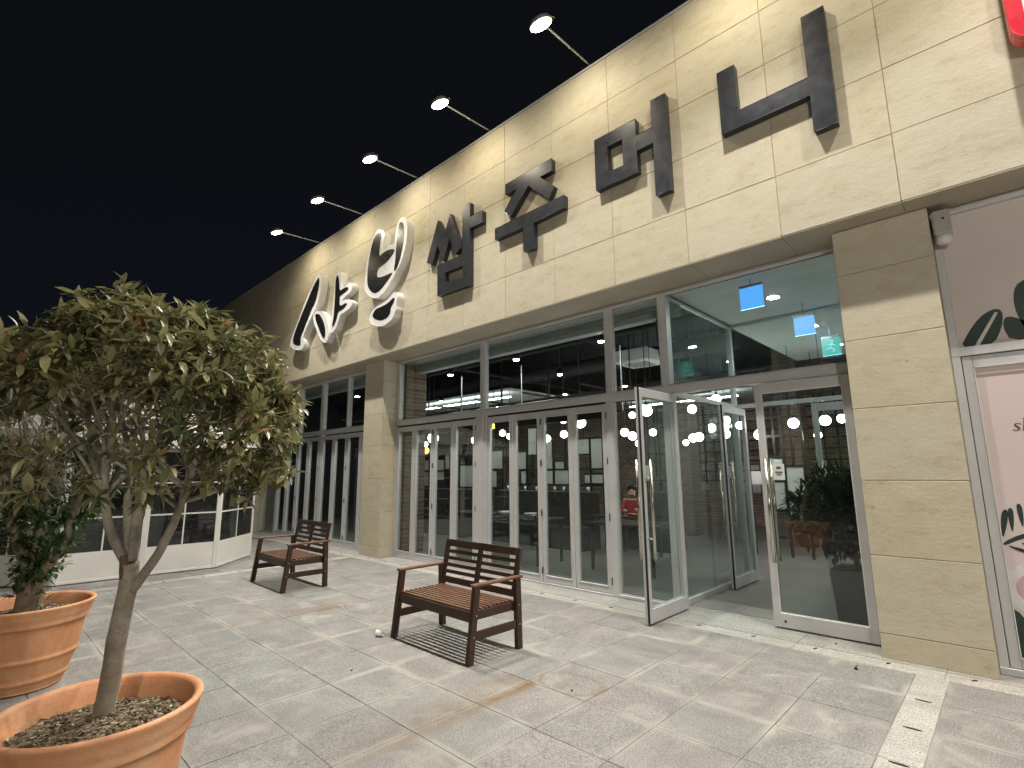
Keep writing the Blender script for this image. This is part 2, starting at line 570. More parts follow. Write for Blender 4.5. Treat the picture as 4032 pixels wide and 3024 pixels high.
def prism(name, mat, parent, poly, yf, yb, hole=None, bev=0.0):
    """flat shape given in (x, z), extruded from y=yf (front) to y=yb"""
    from mathutils.geometry import tessellate_polygon
    bm = B()
    loops = [poly] + ([hole] if hole else [])
    flat = [Vector((p[0], 0, p[1])) for lp in loops for p in lp]
    tris = tessellate_polygon([[Vector((p[0], p[1], 0)) for p in lp] for lp in loops])
    fv = [bm.verts.new((p.x, yf, p.z)) for p in flat]
    bv = [bm.verts.new((p.x, yb, p.z)) for p in flat]
    for t in tris:
        bm.faces.new([fv[i] for i in t])
        bm.faces.new([bv[i] for i in reversed(t)])
    k = 0
    for lp in loops:
        n = len(lp)
        for i in range(n):
            bm.faces.new((fv[k+i], fv[k+(i+1) % n], bv[k+(i+1) % n], bv[k+i]))
        k += n
    bmesh.ops.dissolve_limit(bm, angle_limit=0.01, verts=bm.verts, edges=bm.edges)
    if bev:
        es = [e for e in bm.edges if all(abs(v.co.y - yf) < 1e-6 for v in e.verts) and e.calc_face_angle(0) > 0.5]
        bmesh.ops.bevel(bm, geom=es, offset=bev, segments=2, affect='EDGES', profile=0.5)
    return obj(name, bm, mat, parent)

def smooth_poly(pts, it=2):
    for _ in range(it):
        out = []
        n = len(pts)
        for i in range(n):
            a, b_ = pts[i], pts[(i+1) % n]
            out.append((a[0]*0.75+b_[0]*0.25, a[1]*0.75+b_[1]*0.25))
            out.append((a[0]*0.25+b_[0]*0.75, a[1]*0.25+b_[1]*0.75))
        pts = out
    return pts

def copy_tree(o, parent=None):
    c = o.copy()
    COL.objects.link(c)
    c.parent = parent
    for ch in list(o.children):
        copy_tree(ch, c)
    return c
# ------------------------------------------------------------------ plaza
PITCH = 0.5275
X_STRIP = (-0.737, -0.533)       # pale band running towards the street
Y_STRIP = (5.235, 5.440)         # pale band along the shopfront
X_FAR = (-9.44, -9.24)

bm = B()
s = 60
v = [bm.verts.new(p) for p in ((-s, -s, -0.0035), (s, -s, -0.0035), (s, s, -0.0035), (-s, s, -0.0035))]
bm.faces.new(v)
plaza = obj("plaza_floor", bm, "mortar")
tag(plaza, kind="structure")

def slab_meshes(name, w, d, mat, n=5, gap=0.007, th=0.03):
    out = []
    for i in range(n):
        b_ = B()
        g1, g2, g3, g4 = [gap/2*random.uniform(0.4, 1.5) for _ in range(4)]
        box(b_, -w/2+g1, w/2-g2, -d/2+g3, d/2-g4, -th, 0, bev=0.002)
        me = bpy.data.meshes.new(name)
        bmesh.ops.recalc_face_normals(b_, faces=b_.faces)
        b_.to_mesh(me)
        b_.free()
        me.materials.append(MATS[mat])
        out.append(me)
    return out

def place(name, me, parent, loc, rot=(0, 0, 0)):
    o = bpy.data.objects.new(name, me)
    o.location = loc
    o.rotation_euler = rot
    return link(o, parent)

TILES = slab_meshes("paving_tile", PITCH, PITCH, "granite_slab", 6)
def pave(x_hi, ncols, y_hi, rows):
    cnt = 0
    for i in range(ncols):
        for j in range(rows):
            cx = x_hi - (i+0.5)*PITCH
            cy = y_hi - (j+0.5)*PITCH
            place("paving_tile", random.choice(TILES), plaza, (cx, cy, random.uniform(-0.0012, 0.0012)),
                  (random.uniform(-.0015, .0015), random.uniform(-.0015, .0015), random.choice((0, 1, 2, 3))*math.pi/2))
            cnt += 1
    return cnt
c1 = pave(X_STRIP[0], 16, Y_STRIP[0], 12)
c2 = pave(X_STRIP[1] + 5*PITCH, 5, Y_STRIP[0], 9)
# narrow column of cut slabs against the far band
wcut = (X_STRIP[0] - 16*PITCH) - X_FAR[1]
CUT = slab_meshes("paving_tile", abs(wcut), PITCH, "granite_slab", 3)
for j in range(10):
    place("paving_tile", random.choice(CUT), plaza, (X_FAR[1] + abs(wcut)/2, Y_STRIP[0]-(j+.5)*PITCH, 0))
# beyond the far band, around the tent
for i in range(6):
    for j in range(9):
        cx = X_FAR[0] - (i+.5)*PITCH
        cy = Y_STRIP[0] - (j+.5)*PITCH
        if i > 1 and cy < 2.6:
            continue
        place("paving_tile", random.choice(TILES), plaza, (cx, cy, 0), (0, 0, random.choice((0, 1))*math.pi))
print("tiles", c1, c2)

# pale granite drain bands: slabs with dark drain slots between them
def band_x(x0, x1, ya, yb, seg):
    me = slab_meshes("band_slab", x1-x0, seg, "pale_granite", 3, 0.006)
    y = ya
    while y > yb + 0.01:
        place("band_slab", random.choice(me), plaza, ((x0+x1)/2, y-seg/2, 0.001))
        y -= seg
def slot(x, y, rot, ln=0.095, w=0.016):
    bm = B()
    pts = [(-ln/2, 0), (-ln/4, w*.45), (0.0, w*.55), (ln/4, w*.5), (ln/2, 0.002), (ln/4, -w*.5), (0, -w*.42), (-ln/4, -w*.5)]
    top = [bm.verts.new((p[0]*math.cos(rot)-p[1]*math.sin(rot)+x, p[0]*math.sin(rot)+p[1]*math.cos(rot)+y, 0.005)) for p in pts]
    low = [bm.verts.new((v.co.x, v.co.y, -0.01)) for v in top]
    bm.faces.new(top)
    for i in range(len(top)):
        bm.faces.new((top[i], top[(i+1) % len(top)], low[(i+1) % len(top)], low[i]))
    obj("drain_slot", bm, ALU_D, plaza)
band_x(X_STRIP[0], X_STRIP[1], Y_STRIP[0], -0.6, PITCH*3)
for j in range(9):
    slot(sum(X_STRIP)/2, 4.682 - j*0.5275, 0.0)
band_x(X_FAR[0], X_FAR[1], Y_STRIP[0], -0.5, PITCH*2)
for j in range(10):
    slot(sum(X_FAR)/2 + 0.02, 4.85 - j*0.5275, 0.25, 0.09, 0.014)
me_b = slab_meshes("band_slab", PITCH*2, Y_STRIP[1]-Y_STRIP[0], "pale_granite", 4, 0.005)
x = 2.6
while x > -17.5:
    place("band_slab", random.choice(me_b), plaza, (x-PITCH, sum(Y_STRIP)/2, 0.001))
    x -= PITCH*2
for i in range(28):
    slot(-0.40 - i*0.5275 + 0.02*math.sin(i*3.1), sum(Y_STRIP)/2 + 0.03, 0.9 + 0.3*math.sin(i), 0.055, 0.018)
# threshold slabs between the band and the glazing
me_t = slab_meshes("threshold_slab", PITCH*2, 0.62, "threshold_granite", 4, 0.004)
x = 2.6
while x > -17.5:
    place("threshold_slab", random.choice(me_t), plaza, (x-PITCH, Y_STRIP[1]+0.312, 0.003))
    x -= PITCH*2

# ------------------------------------------------------------------ the stone-clad building
bld = empty("restaurant_building", (-5, 5.5, 0))
tag(bld, "long single-storey restaurant clad in beige limestone with glass folding doors", "building")
FX0, FX1 = -18.0, 10.0          # extent of the fascia
FY, FZ0, FZ1 = 5.25, 3.81, 7.0
PX, PZ = 0.9475, 0.638
one_box("fascia_core", SEAL, bld, FX0, FX1, FY+0.006, FY+0.45, FZ0+0.02, FZ1-0.02)
PAN = []
for i in range(5):
    b_ = B()
    box(b_, -PX/2+0.003, PX/2-0.003, 0, 0.03, -PZ/2+0.003, PZ/2-0.003, bev=0.002)
    me = bpy.data.meshes.new("stone_panel")
    bmesh.ops.recalc_face_normals(b_, faces=b_.faces)
    b_.to_mesh(me); b_.free()
    me.materials.append(MATS["limestone"])
    PAN.append(me)
x = -0.408 + 11*PX
while x > FX0:
    for r in range(5):
        o = place("stone_panel", random.choice(PAN), bld, (x-PX/2 - bld.location.x, FY - bld.location.y + random.uniform(-.0012, .0012), FZ0 + (r+.5)*PZ))
        o.rotation_euler = (0, random.choice((0, math.pi)), 0)
        o.location.y = FY - bld.location.y + random.uniform(-.0012, .0012)
    x -= PX
one_box("roof_coping", ALU, bld, FX0, FX1, FY-0.012, FY+0.5, FZ1+0.001, FZ1+0.03)
# soffit boards
x = -0.408 + 11*PX
while x > FX0:
    one_box("soffit_panel", SOFFIT, bld, x-PX+0.002, x-0.002, FY+0.002, 5.83, 3.80, 3.808)
    x -= PX
# roof slab and rear bulk
one_box("roof_slab", DARK, bld, FX0, FX1, FY+0.46, 17.0, 5.1, 5.4)

def pillar(x0, x1, ya=5.5, yb=5.99):
    cuts = [0.0, 0.20, 0.83, 1.462, 2.095, 2.725, 3.357, 3.80]
    core = one_box("pillar_core", SEAL, bld, x0+0.006, x1-0.006, ya+0.006, yb, 0.0, 3.80)
    for i in range(len(cuts)-1):
        z0, z1 = cuts[i]+0.003, cuts[i+1]-0.003
        one_box("pillar_stone", "limestone", bld, x0, x1, ya, ya+0.03, z0, z1, bev=0.003)
        one_box("pillar_stone", "limestone", bld, x1-0.03, x1-0.0005, ya+0.032, yb-0.1, z0, z1, bev=0.002)
        one_box("pillar_stone", "limestone", bld, x0+0.0005, x0+0.03, ya+0.032, yb-0.1, z0, z1, bev=0.002)
pillar(-0.985, -0.265)
pillar(-9.46, -8.78)
pillar(-16.15, -15.43)

# ------------------------------------------------------------------ glazing
GY = 5.82          # front of the frames
HEAD = 3.76
TR0, TR1 = 2.487, 2.586
def frame_bar(x0, x1, z0, z1, y0=GY, y1=GY+0.11, name="frame_bar", mat=None, bev=0.004):
    return one_box(name, mat or ALU, bld, x0, x1, y0, y1, z0, z1, bev=bev)
def window(x0, x1, z0, z1, mat="window_glass"):
    """one fixed light: slim glazing bead with its pane"""
    bm = B()
    w = 0.018
    box(bm, x0, x1, GY+0.02, GY+0.075, z0, z0+w)
    box(bm, x0, x1, GY+0.02, GY+0.075, z1-w, z1)
    box(bm, x0, x0+w, GY+0.02, GY+0.075, z0+w, z1-w)
    box(bm, x1-w, x1, GY+0.02, GY+0.075, z0+w, z1-w)
    f = obj("window", bm, ALU, bld)
    bm = B()
    box(bm, x0+w, x1-w, GY+0.042, GY+0.050, z0+w, z1-w)
    obj("pane", bm, mat, f)
    for a in ((x0+w, x1-w, z0+w, z0+w+.006), (x0+w, x1-w, z1-w-.006, z1-w)):
        bm = B()
        box(bm, a[0], a[1], GY+0.032, GY+0.041, a[2], a[3])
        obj("gasket", bm, ALU_D, f)
    return f

def folding_leaf(x0, x1, z0=0.028, z1=2.455, hinge=True, hx=None):
    bm = B()
    st, rl = 0.058, 0.085
    y0, y1 = GY+0.012, GY+0.075
    x0 += 0.003; x1 -= 0.003
    box(bm, x0, x0+st, y0, y1, z0, z1, bev=0.005)
    box(bm, x1-st, x1, y0, y1, z0, z1, bev=0.005)
    box(bm, x0+st-.001, x1-st+.001, y0+.001, y1-.001, z1-rl, z1-.001, bev=0.004)
    box(bm, x0+st-.001, x1-st+.001, y0+.001, y1-.001, z0+.001, z0+rl, bev=0.004)
    # raised inner moulding
    for a in ((x0+st-.004, x0+st+.012, z0+rl-.004, z1-rl+.004), (x1-st-.012, x1-st+.004, z0+rl-.004, z1-rl+.004)):
        box(bm, a[0], a[1], y0-.006, y0+.02, a[2], a[3], bev=0.003)
    for a in ((z0+rl-.004, z0+rl+.012), (z1-rl-.012, z1-rl+.004)):
        box(bm, x0+st+.0125, x1-st-.0125, y0-.006, y0+.02, a[0], a[1], bev=0.003)
    f = obj("folding_door", bm, ALU, bld)
    bm = B()
    box(bm, x0+st, x1-st, y0+.028, y0+.036, z0+rl, z1-rl)
    obj("pane", bm, "window_glass", f)
    bm = B()
    box(bm, x1+0.0002, x1+0.0058, y0+.012, y0+.04, z0, z1)
    obj("gasket", bm, ALU_D, f)
    if hinge:
        for hz in (0.19, 0.98, 1.70, 2.3):
            bm = B()
            tube(bm, [(x1+.003, y0-.009, hz-.045), (x1+.003, y0-.009, hz+.045)], 0.0095, 8)
            obj("hinge", bm, ALU_D, f)
    return f

# bay between the pillars
frame_bar(-8.778, -0.987, HEAD, 3.80)
frame_bar(-8.778, -0.987, TR0, TR1, GY-0.004)
for a, b_ in ((-8.778, -8.735), (-6.315, -6.215), (-3.815, -3.715), (-3.005, -2.925), (-1.03, -0.987)):
    frame_bar(a, b_, TR1+.0005, HEAD-.0005)
for a, b_ in ((-8.778, -8.745), (-6.425, -6.155), (-3.838, -3.735), (-3.005, -2.925), (-1.03, -0.987)):
    frame_bar(a, b_, 0.006, TR0-.0005)
frame_bar(-6.345, -6.235, 0.006, TR0-.001, GY-.012, GY-.0005)
window(-8.735, -6.315, TR1, HEAD)
window(-6.215, -3.815, TR1, HEAD)
window(-3.715, -3.005, TR1, HEAD, "greenish_glass")
window(-2.925, -1.03, TR1, HEAD, "greenish_glass")
frame_bar(-3.735, -3.005, 0.006, 0.045)
window(-3.735, -3.005, 0.045, TR0, "greenish_glass")
for i in range(4):
    w = (8.745-6.425)/4
    folding_leaf(-8.745+i*w, -8.745+(i+1)*w, hinge=(i % 2 == 1))
    w = (6.155-3.838)/4
    folding_leaf(-6.155+i*w, -6.155+(i+1)*w, hinge=(i % 2 == 1))
frame_bar(-8.745, -6.425, 0.004, 0.026, name="door_track")
frame_bar(-6.155, -3.838, 0.004, 0.026, name="door_track")
frame_bar(-8.745, -6.425, 2.457, TR0-.001, GY+.03, GY+.09, name="door_track", mat=ALU_D)
frame_bar(-6.155, -3.838, 2.457, TR0-.001, GY+.03, GY+.09, name="door_track", mat=ALU_D)
# left bay
frame_bar(-15.428, -9.462, HEAD, 3.80)
frame_bar(-15.428, -9.462, TR0, TR1, GY-.004)
for a, b_ in ((-15.428, -15.385), (-14.45, -14.36), (-12.05, -11.93), (-9.52, -9.462)):
    frame_bar(a, b_, TR1+.0005, HEAD-.0005)
    frame_bar(a, b_, 0.006, TR0-.0005)
window(-15.385, -14.45, TR1, HEAD)
window(-14.36, -12.05, TR1, HEAD)
window(-11.93, -9.52, TR1, HEAD)
window(-15.385, -14.45, 0.03, TR0)
frame_bar(-13.25, -13.19, TR1+.0005, HEAD-.0005)
frame_bar(-10.78, -10.72, TR1+.0005, HEAD-.0005, GY+.002)
for i in range(4):
    w = (14.36-12.05)/4
    folding_leaf(-14.36+i*w, -14.36+(i+1)*w, hinge=(i % 2 == 1))
    w = (11.93-9.52)/4
    folding_leaf(-11.93+i*w, -11.93+(i+1)*w, hinge=(i % 2 == 1))
frame_bar(-14.36, -9.52, 0.004, 0.026, name="door_track")

# entrance doors: framed glass leaves with long steel pulls
def door_leaf(name, M_, label, notice=True, mat="greenish_glass", both=True, handle_x=0.075):
    """local frame: hinge stile at x=w, free stile at x=0, thickness along y, outside is -y"""
    w, h, t = 0.885, 2.45, 0.052
    st, top, bot = 0.068, 0.10, 0.135
    bm = B()
    for a in ((0, st, 0, h), (w-st, w, 0, h)):
        obox(bm, M_, a[0], a[1], 0, t, a[2], a[3], bev=0.003)
    obox(bm, M_, st-.001, w-st+.001, .001, t-.001, 0.0005, bot, bev=0.003)
    obox(bm, M_, st-.001, w-st+.001, .001, t-.001, h-top, h-.0005, bev=0.003)
    d = obj(name, bm, ALU, bld)
    tag(d, label)
    bm = B()
    obox(bm, M_, st, w-st, t/2-.005, t/2+.005, bot, h-top)
    obj("pane", bm, mat, d)
    bm = B()
    g = 0.008
    for yy in ((0.004, 0.012),):
        for a in ((st, st+g, bot, h-top), (w-st-g, w-st, bot, h-top)):
            obox(bm, M_, a[0], a[1], yy[0], yy[1], a[2], a[3])
        for a in ((bot, bot+g), (h-top-g, h-top)):
            obox(bm, M_, st+g, w-st-g, yy[0], yy[1], a[0], a[1])
    obj("glazing_bead", bm, simple("pale_bead", (0.78, 0.78, 0.76), 0.35), d)
    bm = B()
    obox(bm, M_, -0.001, 0.006, t*.58, t+.001, 0.0, h)      # black brush seal on the free edge
    obj("edge_seal", bm, ALU_D, d)
    for sgn in ((-1, 1) if both else (-1,)):
        yb = -0.055 if sgn < 0 else t + 0.055
        bm = B()
        p0 = M_ @ Vector((handle_x, yb, 0.62)); p1 = M_ @ Vector((handle_x, yb, 1.66))
        tube(bm, [p0, p1], 0.0165, 14)
        for hz in (0.84, 1.46):
            q0 = M_ @ Vector((handle_x, yb, hz)); q1 = M_ @ Vector((handle_x - .03, 0.0 if sgn < 0 else t, hz))
            tube(bm, [q0, q1], 0.010, 10)
        obj("handle", bm, STEEL, d, smooth=False)
    bm = B()
    c = M_ @ Vector((0.11, -0.002, 0.06)); c2 = M_ @ Vector((0.11, 0.004, 0.06))
    tube(bm, [c, c2], 0.012, 12)
    obj("lock", bm, ALU_D, d)
    if notice:
        bm = B()
        obox(bm, M_, 0.115, 0.225, t/2-.0075, t/2-.006, 1.44, 1.60)
        nt_ = obj("notice", bm, SIGNW, d)
        bm = B()
        yy = (t/2-.0095, t/2-.008)
        obox(bm, M_, 0.148, 0.188, *yy, 1.548, 1.575)
        obox(bm, M_, 0.188, 0.196, *yy, 1.556, 1.570)
        obox(bm, M_, 0.135, 0.205, *yy, 1.510, 1.524)
        obox(bm, M_, 0.142, 0.198, *yy, 1.496, 1.502)
        obox(bm, M_, 0.148, 0.190, *yy, 1.482, 1.487)
        obj("notice_print", bm, simple("grey_print", (0.12, 0.13, 0.13), 0.6), d)
    return d
T = Matrix.Translation
door_leaf("entrance_door", T((-1.922, 5.79, 0.02)), "closed right-hand glass entrance door")
# left leaf stands open at a right angle towards the plaza
Mopen = T((-2.905, 5.005, 0.02)) @ Matrix.Rotation(rad(90), 4, 'Z')
Mopen = Matrix(((0, -1, 0, -2.862), (1, 0, 0, 4.985), (0, 0, 1, 0.02), (0, 0, 0, 1)))
Mopen = Matrix(((0, 1, 0, -2.905), (1, 0, 0, 4.985), (0, 0, 1, 0.02), (0, 0, 0, 1)))
door_leaf("entrance_door", Mopen, "left-hand glass entrance door standing open to the plaza")
# inner doors of the lobby
Min = Matrix(((0, 1, 0, -2.875), (1, 0, 0, 7.17), (0, 0, 1, 0.02), (0, 0, 0, 1)))
door_leaf("lobby_door", Min, "inner lobby door standing open")
door_leaf("lobby_door", T((-1.925, 8.03, 0.02)), "closed inner lobby door")
# lobby walls
def lobby_bar(x0, x1, y0, y1, z0, z1):
    one_box("lobby_frame", ALU, bld, x0, x1, y0, y1, z0, z1, bev=0.003)
lobby_bar(-3.0, -2.93, 5.935, 6.0, 0.004, 3.79)
lobby_bar(-3.0, -2.93, 7.99, 8.06, 0.004, 3.79)
lobby_bar(-2.99, -2.94, 6.001, 7.989, 0.004, 0.07)
lobby_bar(-2.99, -2.94, 6.001, 7.989, 2.49, 2.55)
lobby_bar(-2.99, -2.94, 6.001, 7.989, 3.75, 3.79)
lobby_bar(-2.929, -1.001, 8.01, 8.05, 2.49, 2.55)
lobby_bar(-2.929, -1.001, 8.01, 8.05, 3.75, 3.79)
lobby_bar(-1.035, -1.001, 8.0, 8.06, 0.004, 2.489)
for z0, z1, nm in ((0.07, 2.49, 0), (2.55, 3.75, 0)):
    one_box("lobby_pane", "greenish_glass", bld, -2.969, -2.961, 6.0, 7.99, z0, z1)
one_box("lobby_pane", "greenish_glass", bld, -2.93, -1.0, 8.026, 8.034, 2.55, 3.75)
# ------------------------------------------------------------------ restaurant interior
ifl = one_box("restaurant_floor", None, None, -17.9, 3.3, 6.065, 16.5, -0.1, 0.004)
m, nt, b = new_mat("polished_concrete")
geo = N(nt, "ShaderNodeNewGeometry")
n1 = noise(nt, geo.outputs["Position"], 0.9, 6, 0.6, 0.4)
bk = N(nt, "ShaderNodeTexBrick")
bk.offset = 0.0
bk.inputs["Scale"].default_value = 1.0
bk.inputs["Brick Width"].default_value = 1.2
bk.inputs["Row Height"].default_value = 1.2
bk.inputs["Mortar Size"].default_value = 0.004
bk.inputs["Color1"].default_value = (1, 1, 1, 1)
bk.inputs["Color2"].default_value = (0.92, 0.92, 0.92, 1)
bk.inputs["Mortar"].default_value = (0.45, 0.45, 0.45, 1)
nt.links.new(geo.outputs["Position"], bk.inputs["Vector"])
c = ramp(nt, n1, [(0.3, (0.22, 0.22, 0.21)), (0.7, (0.34, 0.34, 0.32))])
nt.links.new(mix(nt, 1.0, c, bk.outputs[0], 'MULTIPLY'), b.inputs["Base Color"])
b.inputs["Roughness"].default_value = 0.28
ifl.data.materials.append(m)
tag(ifl, kind="structure")
one_box("ceiling_deck", DARK, bld, -17.9, -0.7, 6.3, 16.5, 4.55, 4.7)
one_box("lobby_ceiling", WHITEP, bld, -2.93, -0.99, 5.94, 8.05, 3.80, 3.85)
one_box("lobby_side_wall", WHITEP, bld, -0.985, -0.9, 6.0, 16.4, 0.004, 4.55)
one_box("hall_ceiling", WHITEP, bld, -2.95, -0.99, 8.07, 11.6, 3.785, 3.85)
BULK = simple("grey_bulkhead", (0.36, 0.365, 0.355), 0.75)
one_box("inner_soffit", BULK, bld, -17.9, -3.0, 5.945, 6.30, 3.79, 3.84)
one_box("front_bulkhead", BULK, bld, -17.9, -3.0, 6.301, 6.46, 3.63, 4.54)
for x0, x1 in ((-8.74, -6.43), (-6.15, -3.84), (-14.36, -12.05), (-11.93, -9.52)):
    one_box("rolled_blind", BLACKM, bld, x0, x1, 5.99, 6.06, 2.29, 2.43, bev=.01)
one_box("back_wall", "pale_brick", bld, -17.9, -0.99, 15.6, 15.8, 0.004, 4.54)
one_box("left_wall", DARK, bld, -17.9, -17.75, 6.0, 15.6, 0.004, 4.54)
for x0, x1, y0 in ((-9.35, -8.85, 6.10), (-6.2, -5.75, 12.4), (-3.55, -3.1, 12.0), (-12.8, -12.3, 11.5)):
    one_box("brick_column", "brick", bld, x0, x1, y0, y0+0.5, 0.004, 4.54)
one_box("white_ceiling_raft", WHITEP, bld, -13.2, -8.4, 8.7, 11.2, 3.50, 3.55)
one_box("white_ceiling_raft", WHITEP, bld, -7.8, -4.2, 12.6, 15.5, 3.45, 3.52)
# strip lights that wash the rafts
for x0, x1, y0, y1, z in ((-13.0, -8.6, 8.9, 8.95, 3.36), (-13.0, -8.6, 10.9, 10.95, 3.36), (-7.4, -4.5, 12.4, 12.46, 3.30)):
    l = one_box("strip_light", emit("strip_emit", (0.95, 1.0, 0.97), 14.0), bld, x0, x1, y0, y1, z, z+0.03)
# exposed pipes, ducts and cable trays under the deck
for i, (a, b_, r) in enumerate((((-17, 7.6, 3.95), (-3.2, 7.6, 3.95), .05), ((-17, 9.0, 3.8), (-3.2, 9.0, 3.8), .16), ((-8.3, 6.5, 3.75), (-8.3, 15, 3.75), .03),
                         ((-5.2, 6.5, 3.9), (-5.2, 15, 3.9), .06), ((-12, 6.5, 3.85), (-12, 15, 3.85), .07), ((-17, 10.4, 3.5), (-3.2, 10.4, 3.5), .03))):
    bm = B(); tube(bm, [a, b_], r, 10)
    obj("ceiling_pipe", bm, DARK, bld)
# black steel grid hanging below the ceiling
for y in (8.2, 9.7, 11.2):
    one_box("grid_bar", BLACKM, bld, -15.0, -4.0, y, y+.035, 3.05, 3.085)
for x in (-14, -12.4, -10.9, -9.6, -8.2, -6.8, -5.4):
    one_box("grid_bar", BLACKM, bld, x, x+.035, 7.4, 12.5, 3.09, 3.125)
    for y in (8.2, 11.2):
        one_box("grid_hanger", BLACKM, bld, x, x+.025, y, y+.025, 3.126, 4.55)

# lattice screens with paper panels
PP = [0]
def screen(label, y, x0, x1, z0, z1, verts, horis, panels):
    s_ = empty("lattice_screen", ((x0+x1)/2, y, 0))
    tag(s_, label, "screen", "lattice screens in the dining room")
    for xx, a, b_ in verts:
        bm = B(); box(bm, xx-.022, xx+.022, y-.02, y+.02, a, b_)
        obj("bar", bm, BLACKM, s_)
    for zz, a, b_ in horis:
        bm = B(); box(bm, a, b_, y-.018, y+.018, zz-.02, zz+.02)
        obj("bar", bm, BLACKM, s_)
    for a, b_, c_, d in panels:
        bm = B(); box(bm, a, b_, y-.006, y+.006, c_, d)
        obj("paper_panel", bm, PAPER, s_)
screen("black lattice screen with large paper panels seen through the middle folding doors", 9.5, -8.95, -6.35, 0, 2.7,
       [(-8.6, .004, 2.7), (-8.25, 1.3, 2.7), (-8.02, .004, 2.4), (-7.76, 1.3, 2.3), (-7.42, 1.6, 2.3), (-7.06, .004, 3.05), (-6.71, .004, 2.32), (-6.37, .004, 3.05), (-8.42, 1.4, 2.0)],
       [(1.27, -8.95, -6.37), (1.62, -8.95, -6.37), (2.30, -7.06, -6.37), (1.94, -7.06, -6.71), (1.52, -6.9, -6.37), (1.30, -6.9, -6.37), (1.96, -8.6, -8.0), (2.65, -8.6, -8.25), (1.82, -7.76, -7.4)],
       [(-7.04, -6.74, 1.965, 2.285), (-6.68, -6.39, 1.645, 2.275), (-6.87, -6.40, 1.325, 1.5), (-7.72, -7.34, 1.295, 1.595), (-8.0, -7.8, 1.645, 2.28), (-7.7, -7.45, 1.645, 1.8), (-8.54, -8.28, 1.985, 2.62), (-7.96, -7.78, 1.3, 1.59), (-8.92, -8.64, 1.645, 2.05), (-8.79, -8.64, 1.3, 1.59)])
screen("black lattice screen with scattered paper panels behind the left folding doors", 9.5, -12.9, -9.4, 0, 2.6,
       [(-12.88, .004, 2.4), (-12.5, 1.2, 2.4), (-12.22, .004, 3.0), (-11.78, 1.2, 2.2), (-11.54, .004, 2.3), (-11.13, .004, 2.6), (-10.55, .004, 2.2), (-9.85, .004, 2.4), (-9.42, .004, 3.0)],
       [(1.17, -12.9, -9.4), (1.63, -12.9, -11.5), (1.98, -12.9, -12.2), (1.79, -11.15, -10.5), (2.14, -9.87, -9.4), (1.64, -10.0, -9.4)],
       [(-9.82, -9.45, 1.67, 2.11), (-11.1, -10.58, 1.2, 1.76), (-11.75, -11.56, 1.68, 2.06), (-12.84, -12.53, 1.66, 1.94), (-12.77, -12.54, 1.2, 1.60), (-9.82, -9.68, 1.2, 1.6), (-12.19, -11.81, 1.37, 1.94)])
screen("tall black rack of paper panels seen through the right entrance door", 10.5, -3.7, -2.7, 0, 2.9,
       [(-3.34, .004, 3.4), (-3.06, .004, 3.4), (-2.72, .004, 3.4), (-3.69, .004, 3.0), (-3.2, 1.78, 2.9), (-2.9, 1.62, 3.0)],
       [(0.35, -3.34, -3.06), (0.83, -3.34, -3.06), (1.36, -3.34, -3.06), (1.80, -3.7, -3.06), (1.63, -3.05, -2.7), (1.08, -3.05, -2.7), (0.69, -3.05, -2.7), (2.2, -3.7, -2.7), (2.55, -3.7, -2.7), (2.9, -3.7, -2.7)],
       [(-3.31, -3.09, 1.38, 1.77), (-3.31, -3.09, .86, 1.34), (-3.03, -2.75, 1.10, 1.61), (-3.03, -2.75, .71, 1.06), (-3.67, -3.37, 1.3, 1.55)])
# open grid against the brick at the back
gv = [(-8.0 + .27*i + .09*math.sin(i*2.3), 0.9 + .5*abs(math.sin(i*1.7)), 3.4) for i in range(26)]
gh = [(1.3 + .26*i, -8.0 + 1.1*abs(math.sin(i*2.1)), -1.2 - 1.2*abs(math.sin(i*1.3))) for i in range(8)]
screen("dense black open lattice in front of the brick back wall", 14.2, -8.0, -1.1, 0, 3.4, [(-1.2, .004, 4.5), (-4.6, .004, 4.5), (-7.9, .004, 4.5)] + gv, gh,
       [(-3.3, -2.9, 1.1, 1.6), (-5.2, -4.75, 1.0, 1.7), (-6.5, -6.1, 1.05, 1.75)])

